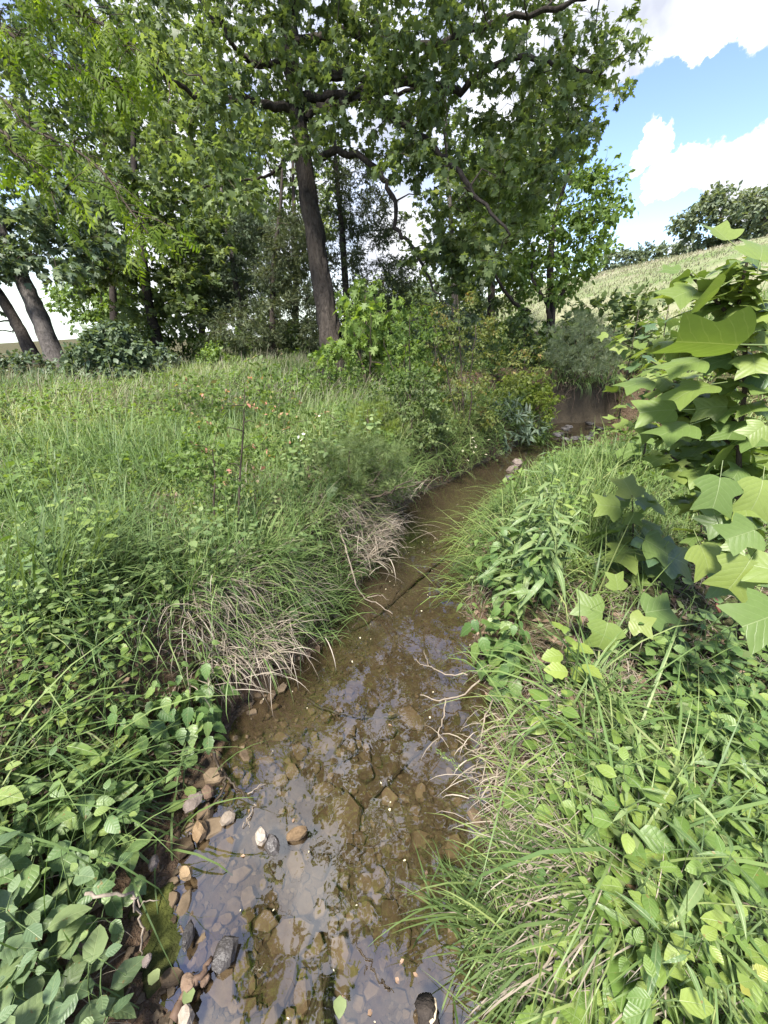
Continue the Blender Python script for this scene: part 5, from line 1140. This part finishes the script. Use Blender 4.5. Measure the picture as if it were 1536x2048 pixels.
DEADWOOD = plain_mat('dead_wood', [(.2, (.10, .08, .06)), (.6, (.24, .20, .155)), (.9, (.36, .31, .25))], .85, 50)
WETWOOD = plain_mat('wet_wood', [(.2, (.018, .013, .009)), (.6, (.045, .034, .022)), (.9, (.08, .06, .042))], .5, 50)
def stick(name, label, paths, mat, group=None, cat='stick'):
    """paths: list of ([(px, py, z), ...], r0, r1); the first is the stick, the rest its side twigs"""
    b = None; root = None
    for k, (pp, a, c) in enumerate(paths):
        w = curve([on_z(px, py, z) for px, py, z in pp], 5)
        if root is None: b = w[0].copy(); root = empty(name, b); tag(root, label, cat, group)
        w[1:-1] += RNG.normal(0, .004, (len(w) - 2, 3))
        A = Acc(); A.tube(w - b, np.linspace(a, c, len(w)), 6, .5, .06); A.obj('stem' if k == 0 else 'twig', mat, root)
    return root
stick('sunken_branch', 'long sunken branch curving across the stream below the bright reflections', [([(590, 1385, -.05), (640, 1415, -.06), (700, 1432, -.07), (760, 1434, -.07), (815, 1430, -.07)], .009, .006), ([(700, 1470, -.06), (712, 1500, -.06), (690, 1520, -.06), (650, 1535, -.06)], .005, .003)], WETWOOD)
stick('dark_twig', 'thin dark twig poking upright from the water over the sunken branch', [([(722, 1440, -.05), (720, 1405, .0), (718, 1375, .03)], .004, .002)], WETWOOD)
stick('sunken_branch', 'long dark branch slanting under water in the upper pool', [([(690, 1290, -.05), (760, 1230, -.08), (850, 1145, -.08), (930, 1085, -.05)], .010, .007)], WETWOOD)
stick('sunken_branch', 'shorter dark branch beside the long one in the upper pool', [([(655, 1275, -.02), (720, 1255, -.04), (770, 1215, -.06), (800, 1180, -.08)], .007, .004)], WETWOOD)
stick('sunken_branch', 'dark slender branch pointing from the right bank down across the stones', [([(915, 1340, -.02), (890, 1400, -.05), (885, 1450, -.06), (820, 1520, -.06), (740, 1600, -.06)], .008, .004)], WETWOOD)
stick('dead_branch', 'bleached forked branch reaching from the right bank over the water', [([(960, 1360, .10), (920, 1390, .06), (880, 1400, .03), (840, 1390, .02)], .0045, .002), ([(890, 1395, .03), (888, 1430, .02), (880, 1460, .01), (870, 1490, -.01)], .004, .002), ([(935, 1350, .10), (890, 1348, .08), (850, 1330, .06), (828, 1318, .05)], .0035, .0012), ([(870, 1340, .07), (855, 1325, .09), (848, 1300, .1)], .002, .001)], DEADWOOD)
stick('dead_branch', 'pale curved stick dangling at the right water edge', [([(985, 1400, .12), (968, 1450, .07), (962, 1500, .03), (950, 1545, .0)], .004, .002)], DEADWOOD)
stick('dead_branch', 'bleached branch sliding from the upper straw fringe into the water', [([(680, 1060, .42), (700, 1130, .25), (720, 1185, .10), (750, 1205, .03), (785, 1228, .005)], .006, .002), ([(705, 1140, .22), (690, 1165, .18), (672, 1180, .15)], .003, .001), ([(735, 1195, .06), (760, 1190, .05), (778, 1200, .02)], .003, .001)], DEADWOOD)
stick('dead_branch', 'grey forked root at the left gravel edge under the nettles', [([(425, 1500, .10), (440, 1540, .05), (450, 1552, .03), (480, 1580, .005), (497, 1605, -.02)], .007, .003), ([(450, 1552, .03), (440, 1590, .02), (400, 1640, .02), (375, 1675, .02)], .006, .003)], WETWOOD)
stick('dead_twig', 'tiny pale twig fork afloat by the white stone', [([(508, 1608, .004), (500, 1630, .006), (485, 1655, .004)], .003, .0015), ([(500, 1630, .006), (499, 1655, .004)], .002, .001)], DEADWOOD, 'tiny floating twigs', 'twig')
stick('dead_twig', 'thin white twig floating above the tiny fork', [([(495, 1588, .004), (515, 1575, .006), (532, 1568, .004)], .0025, .001)], DEADWOOD, 'tiny floating twigs', 'twig')
stick('dead_branch', 'bleached hooked stem lying over the jewelweed at the moss', [([(170, 1788, .36), (230, 1790, .33), (262, 1796, .28), (278, 1830, .18), (285, 1880, .1), (275, 1930, .05)], .004, .002), ([(262, 1796, .28), (290, 1802, .26), (318, 1800, .25)], .0025, .001)], DEADWOOD)
stick('bark_strip', 'reddish bark strip jammed diagonally in the gravel at the near left', [([(345, 2040, .03), (375, 1985, .03), (400, 1950, .03), (425, 1915, .02)], .012, .006)], plain_mat('bark_strip', [(.2, (.05, .032, .022)), (.6, (.11, .072, .05)), (.9, (.18, .125, .09))], .7, 50), cat='bark')
stick('red_stem', 'bare forked red stem under the tall sapling', [([(1440, 1225, .55), (1420, 1170, .62), (1410, 1120, .68), (1400, 1060, .75), (1395, 1020, .8)], .006, .002), ([(1411, 1130, .66), (1400, 1090, .7), (1390, 1060, .74)], .004, .0015)], STEM_R, cat='stem')
# reeds lying on the bed, the log end and the leaf-caught twig at the bottom of the view
def block_log():
    b = on_z(862, 2075, .0); root = empty('log', b); tag(root, 'broken dark log end with a torn pale rim at the near water edge', 'log')
    p0, p1 = on_z(858, 2090, -.02) - b, on_z(850, 2003, .06) - b
    A = Acc(); c = curve([p0, (p0 + p1) / 2 + [.004, 0, .004], p1], 8); A.tube(c, np.linspace(.030, .024, len(c)), 14, .5, .10); A.obj('wood', BARK_DARK, root)
    e = unit(p1 - p0); B = Acc(); th = np.linspace(-1.4, 2.6, 9); ax = unit(np.cross(e, [0, 0, 1.0])); ay = np.cross(e, ax)
    B.tube(np.array([p1 - e * .004 + (ax * math.cos(a) + ay * math.sin(a)) * .026 - e * .02 * abs(math.sin(a)) for a in th]), .0045, 6, .8, .15); B.obj('torn_rim', plain_mat('torn_wood', [(.2, (.35, .27, .18)), (.9, (.55, .45, .32))], .8, 60), root)
block_log()
q = on_z(640, 2080, -.03); root = empty('sunken_log', q); tag(root, 'splintered grey wood lying half sunk at the bottom of the view', 'log')
for k in range(7):
    a_ = on_z(590 + 12 * k, 2100, -.03) - q; c_ = on_z(645 + random.uniform(-14, 16), 1930 + 12 * abs(k - 3), -.025) - q
    A = Acc(); A.tube(curve([a_, (a_ + c_) / 2 + RNG.normal(0, .003, 3), c_], 5), np.linspace(.012, .004, 11), 6, random.random(), .12); A.obj('splinter', WETWOOD, root)
stick('floating_twig', 'thin twig with caught leaves floating in the sky reflection', [([(712, 1880, .003), (730, 1915, .006), (750, 1945, .006), (772, 1972, .003)], .0022, .0012), ([(735, 1935, .006), (728, 1945, .004)], .002, .001), ([(765, 1960, .006), (775, 1975, .003), (788, 1985, .003)], .003, .001)], WETWOOD, cat='twig')

# rocks that break the surface, each told apart
def rock(label, px, py, rp, cols, z=.0, flat=.7, name='rock', seed=None, asp=(1, .75), rz=None, rough=.85):
    q = on_z(px, py, z); t = float((q - EYE) @ F_); r = rp * t / 768 * .85
    rg = np.random.default_rng(seed or int(px * 7 + py)); V, f = [], []
    n1, n2 = 9, 5; V.append((0, 0, -.5))
    for i in range(1, n2):
        ph = -math.pi / 2 + math.pi * i / n2
        for j in range(n1):
            th = 2 * math.pi * (j + .5 * (i % 2)) / n1; k = rg.uniform(.78, 1.15); V.append((math.cos(th) * math.cos(ph) ** .6 * k * asp[0], math.sin(th) * math.cos(ph) ** .6 * k * asp[1], math.sin(ph) * flat * rg.uniform(.75, 1.1)))
    V.append((0, 0, flat * .9)); L = len(V) - 1
    for j in range(n1):
        f.append((0, 1 + (j + 1) % n1, 1 + j)); f.append((L, L - n1 + j, L - n1 + (j + 1) % n1))
    for i in range(n2 - 2):
        for j in range(n1):
            a, b, c, d = 1 + i * n1 + j, 1 + i * n1 + (j + 1) % n1, 1 + (i + 1) * n1 + j, 1 + (i + 1) * n1 + (j + 1) % n1; f += [(a, b, d), (a, d, c)]
    mt = plain_mat('rock_surface', [(.25, cols[0]), (.5, cols[1]), (.75, cols[2])], rough, 45, True, .8, .35)
    o = link(name, make_mesh(name, V, f, mt, smooth=False)); o.location = q; o.scale = (r, r, r); o.rotation_euler = (rg.normal(0, .15), rg.normal(0, .15), rg.uniform(0, 6) if rz is None else rz)
    return tag(o, label, 'rock')
PALE = ((.09, .07, .048), (.19, .155, .12), (.34, .30, .25)); OCH = ((.07, .045, .022), (.16, .105, .055), (.24, .17, .095)); DK = ((.02, .018, .017), (.05, .045, .042), (.12, .11, .105)); PK = ((.07, .055, .045), (.14, .112, .095), (.25, .205, .18)); RUST = ((.06, .038, .025), (.13, .085, .056), (.22, .16, .115))
rock('white-faced stone breaking the surface at the left gravel', 455, 1635, 19, PALE, .01)
rock('crumbly white stone with a black wet side in mid gravel', 522, 1672, 18, PALE, .02, .9)
rock('wet black rock attached behind the crumbly white stone', 545, 1690, 24, DK, .0, .6, rough=.35)
rock('long ochre stone right of the crumbly white one', 592, 1668, 27, OCH, .012, .5, asp=(1, .5), rz=.3)
rock('rusty ochre rock at the left gravel beside the dead twigs', 398, 1662, 22, OCH, .03)
rock('pinkish grey slab under the overhanging jewelweed', 385, 1605, 24, PK, .05, .5)
rock('brown stone beside the pinkish slab at the left edge', 415, 1585, 18, RUST, .04)
rock('pale pink stone at the edge of the left jewelweed', 306, 1727, 16, PK, .06)
rock('rusty stone by the top of the moss patch', 372, 1745, 18, OCH, .04)
rock('upright dark grey stone below the moss', 376, 1870, 26, DK, .03, .6, asp=(.55, 1), rz=.1, rough=.45)
rock('large ridged charcoal rock at the near left waterline', 449, 1905, 34, DK, .02, .6, asp=(.8, 1.0), rz=-.4, rough=.45)
rock('red-brown stone at the near left below the charcoal rock', 375, 1965, 24, RUST, .03, .5)
rock('white-topped rock at the bottom edge of the view', 372, 2035, 24, PALE, .03, .8)
rock('small tan stone in the mud left of the moss', 293, 1922, 13, PK, .08)
rock('tan cobble in the lower gravel beside the bark strip', 410, 1962, 12, RUST, .02)
rock('small white pebble at the right water edge under the grass', 947, 1862, 12, PALE, .01)
rock('flat pale stone at the far stream bend, left of its pair', 1025, 938, 16, PK, .02, .5, asp=(1, .6), rz=0)
rock('bright flat stone at the far stream bend', 1047, 942, 13, PALE, .03, .4, asp=(1, .5), rz=0)
rock('dark wet stone before the far stream bend', 1018, 955, 12, DK, .01, .6, rough=.4)
rock('pink-grey stone at the far bend behind the bright one', 1035, 925, 15, PK, .03, .5)
for k in range(14):
    px, py = random.uniform(1110, 1200), random.uniform(846, 880)
    rock(['dark slate piece in the shaded bed below the cut bank'][0], px, py, random.uniform(7, 13), DK, .02, .35, 'slate', rough=.5)['group'] = 'slates below the cut bank'

# moss on the left shelf
m = Mat('moss'); a = m.noise(60, 5, .7, m.pos()); b = m.noise(9, 4, .6, m.pos())
mc = m.ramp(b.outputs[0], [(.35, (.03, .03, .012)), (.5, (.052, .06, .016)), (.7, (.085, .092, .022))])
MOSS = m.done(m.surf(mc, .95, m.bump(a.outputs[0], .9, .012), .1))
for lab, cxp, cyp, w_, h_ in [('upper moss cushion on the wet left shelf', 305, 1800, .055, .05), ('lower moss cushion on the wet left shelf, longer', 322, 1880, .06, .085)]:
    c = on_z(cxp, cyp, .05); gxm, gym = np.meshgrid(np.linspace(-1.3, 1.3, 26), np.linspace(-1.3, 1.3, 26))
    r2 = gxm ** 2 + gym ** 2 + .5 * nz(gxm, gym, 3, 60); X = c[0] + gxm * w_; Y = c[1] + gym * h_
    Z = H(X, Y) + np.where(r2 < 1, .003 + .014 * np.sqrt(np.clip(1 - r2, 0, 1)), -.02) + .002 * RNG.normal(0, 1, X.shape)
    v = np.stack([X - c[0], Y - c[1], Z - c[2]], -1).reshape(-1, 3); i2 = (np.arange(25)[:, None] * 26 + np.arange(25)[None]).ravel()
    o = link('moss', make_mesh('moss', v, np.stack([i2, i2 + 1, i2 + 27, i2 + 26], 1), MOSS)); o.location = c; tag(o, lab, 'moss')

# petals, bud scales and leaves afloat
PETAL = plain_mat('petal', [(.2, (.34, .30, .19)), (.8, (.5, .45, .33))], .7, 60, True, .1); RUSTP = plain_mat('rust_petal', [(.2, (.17, .11, .07)), (.8, (.28, .19, .13))], .7, 60, True, .1)
pet_me = [make_mesh('petal', *t_ovate(3, w, .3, d), PETAL, np.full(11 if False else len(t_ovate(3, w, .3, d)[0]), .5)) for w, d in ((.3, .2), (.22, .4), (.42, .1))]
rust_me = [make_mesh('fallen_leaf', *t_ovate(3, w, .5, d), RUSTP, np.full(len(t_ovate(3, w, .5, d)[0]), .5)) for w, d in ((.25, .5), (.35, .3))]
def afloat(name, me, px, py, L, label, group, cat, z=.003):
    q = on_z(px, py, z); o = link(name, me); o.location = q; o.scale = (L, L, L); o.rotation_euler = (random.gauss(0, .15), random.gauss(0, .15), random.uniform(0, 6.28)); return tag(o, label, cat, group)
k = 0
while k < 64:
    y = .25 + 2.9 * random.random(); x = random.uniform(float(xl(y)) + .03, float(xr(y)) - .03); px, py, t = project((x, y, 0))
    if not (300 < px < 1020 and 1000 < py < 2060): continue
    afloat('petal', random.choice(pet_me), px, py, random.uniform(.005, .011) * (1 if t < 1.8 else 1.3), 'tiny cream petal afloat on the brown water', 'petals afloat', 'petal'); k += 1
for k, (px, py) in enumerate([(585, 1645), (490, 1712), (500, 1618), (853, 1740), (920, 1775), (808, 1918), (735, 2030), (826, 1945), (970, 1385), (440, 1580), (790, 1955), (950, 1895), (685, 1990), (776, 1450)]):
    afloat('fallen_leaf', random.choice(rust_me), px, py, .017, 'small rust-brown curled leaf afloat on the water', 'rust leaves afloat', 'leaf')
GREENP = plain_mat('green_fallen_leaf', [(.2, (.09, .12, .045)), (.8, (.16, .19, .08))], .6, 60, True, .1)
gm = make_mesh('fallen_leaf', *t_ovate(4, .45, .2, .1), GREENP, np.full(len(t_ovate(4, .45, .2, .1)[0]), .5))
afloat('fallen_leaf', gm, 318, 1958, .035, 'round yellow leaf on the mud at the near left', None, 'leaf', .06)['label'] = 'round pale leaf lying on the mud by the near left stones'
afloat('fallen_leaf', gm, 383, 2003, .035, 'green fallen leaf between the stones at the bottom', None, 'leaf', .04)
afloat('fallen_leaf', gm, 680, 1990, .04, 'yellow-green leaf caught on the sunken grey wood', None, 'leaf', .004)

# roots hanging on the red cut bank, and dry stems there
cb = P(1175, 800, 6.2); root = empty('exposed_roots', (cb[0], cb[1], ground_at(cb[0], cb[1]))); tag(root, 'tangle of red-brown roots hanging down the cut bank upstream', 'roots'); A = Acc(); b = np.array(root.location)
for k in range(38):
    s = P(random.uniform(1105, 1225), random.uniform(740, 775), random.uniform(6.35, 6.8)); s[2] = max(s[2], ground_at(s[0], s[1]) + .01)
    L = random.uniform(.15, .5); u = np.linspace(0, 1, 7)[:, None]; d = np.array([random.uniform(-.35, .2), random.uniform(-.5, -.1), -1.0])
    p = s + d * u * L * [1, 1, 1] + np.cumsum(RNG.normal(0, .035, (7, 3)), 0); p[:, 2] = np.maximum(p[:, 2], H(p[:, 0], p[:, 1]) + .012)
    A.tube(p - b, np.linspace(random.uniform(.003, .010), .0015, 7), 5, random.random(), .05, False)
tag(A.obj('root_mass', plain_mat('root', [(.2, (.05, .034, .024)), (.6, (.13, .095, .068)), (.9, (.26, .205, .16))], .9, 40), root), kind='stuff')

# fleabane daisies and the cream honeysuckle flowers
WHITE = plain_mat('white_petal', [(.2, (.62, .62, .56)), (.8, (.78, .78, .74))], .7, 60); YEL = plain_mat('yellow_disc', [(.2, (.5, .36, .04)), (.8, (.6, .45, .06))], .7, 60)
def daisy_mesh():
    V = [(0, 0, 0)]; f = []
    for k in range(14):
        a = k * 2 * math.pi / 14; i = len(V); V += [(math.cos(a - .16) * .9, math.sin(a - .16) * .9, .1), (math.cos(a) * 1.05, math.sin(a) * 1.05, .08), (math.cos(a + .16) * .9, math.sin(a + .16) * .9, .1)]; f += [(0, i, i + 1), (0, i + 1, i + 2)]
    return make_mesh('flower', V, f, WHITE, np.full(len(V), .5), smooth=False)
DAISY = daisy_mesh(); dv_ = [(0, 0, .22)] + [(math.cos(a) * .36, math.sin(a) * .36, .1) for a in np.linspace(0, 6.283, 8)[:-1]]
DISC = make_mesh('disc', dv_, [(0, 1 + i, 1 + (i + 1) % 7) for i in range(7)], YEL, np.full(8, .5))
for k, (px, py, t, heads) in enumerate([(607, 868, 3.0, [(0, 0), (-10, 6), (6, -6), (-4, 12)]), (567, 864, 3.1, [(0, 0)]), (236, 886, 3.9, [(0, 0), (5, 4)]), (632, 830, 3.4, [(0, 0), (6, 2)])]):
    top = P(px, py, t); b = np.array([top[0] + .03, top[1] + .02, ground_at(top[0], top[1])]); root = empty('fleabane', b)
    tag(root, ['white fleabane daisy cluster on a tall stem before the thin sapling', 'single white fleabane daisy left of the cluster', 'white fleabane pair far off in the left meadow', 'white fleabane pair behind the daisy cluster'][k], 'flower', 'fleabane daisies')
    A = Acc(); A.tube(curve([b - b, (top - b) * .5 + [.02, 0, 0], top - b], 4), np.linspace(.003, .0015, 9), 4)
    for dx, dy in heads:
        hp = P(px + dx, py + dy, t); A.tube(np.stack([(top - b) * .85, hp - b]), [.0015, .001], 3, cap=False); o = link('flower', DAISY, root); o.location = hp - b; o.scale = (.013,) * 3; o.rotation_euler = (random.uniform(.2, .9), random.gauss(0, .3), random.uniform(0, 6)); d = link('disc', DISC, o)
    A.obj('stem', STEM_G, root)
for k in range(16):
    p = P(random.uniform(925, 985), random.uniform(872, 925), 4.2); o = link('blossom', pet_me[k % 3]); 
    hs_ = [x for x in scene.objects if x.name.startswith('honeysuckle')][0]; o.parent = hs_; o.location = p - np.array(hs_.location); o.scale = (.034,) * 3; o.rotation_euler = (random.uniform(.3, 1.2), 0, random.uniform(0, 6))
# leaning dead stem and grass seed heads
sg = np.array(G(1000, 1745)); pth = curve([sg, P(960, 1600, 1.15), P(925, 1545, 1.17), P(870, 1495, 1.2)], 6); root = empty('grass_stalk', sg); tag(root, 'single seeding grass stalk leaning out over the stones from the right', 'grass stalk')
A = Acc(); A.tube(pth - sg, np.linspace(.0016, .0008, len(pth)), 4); A.obj('stem', STEM_G, root); A = Acc()
n = 70; f = RNG.uniform(.72, 1, n); k_ = (f * (len(pth) - 1)).astype(int); A.add(SLIM, pth[k_] - sg + RNG.normal(0, .006, (n, 3)), frames(RNG.normal(0, .5, (n, 3)) + unit(pth[-1] - pth[-4]), RNG.normal(0, 1, (n, 3))), RNG.uniform(.006, .014, n), RNG.random(n)); tag(A.obj('seed_head', G_BRIGHT, root), kind='stuff')
for k, (px, py) in enumerate([(920, 1740), (915, 1800), (935, 1830), (930, 1880)]):
    e = P(px, py, 1.02); s_ = np.array(bank_pt(1, float(on_z(1000, 1880)[1]), .05)); pth = curve([s_, (s_ + e) / 2 + [0, 0, .06], e], 7); root = empty('grass_stalk', s_); tag(root, ['topmost of the seed heads leaning from the near right tuft', 'second seed head down on the near right tuft', 'third seed head down on the near right tuft', 'lowest seed head on the near right tuft'][k], 'grass stalk', 'seed heads on the near right tuft')
    A = Acc(); A.tube(pth - s_, np.linspace(.0015, .0008, len(pth)), 4); A.obj('stem', STEM_G, root); A = Acc(); n = 60; f = RNG.uniform(.68, 1, n); k_ = (f * (len(pth) - 1)).astype(int)
    A.add(SLIM, pth[k_] - s_ + RNG.normal(0, .006, (n, 3)), frames(RNG.normal(0, .5, (n, 3)) + unit(pth[-1] - pth[-4]), RNG.normal(0, 1, (n, 3))), RNG.uniform(.006, .013, n), RNG.random(n)); tag(A.obj('seed_head', G_BRIGHT, root), kind='stuff')
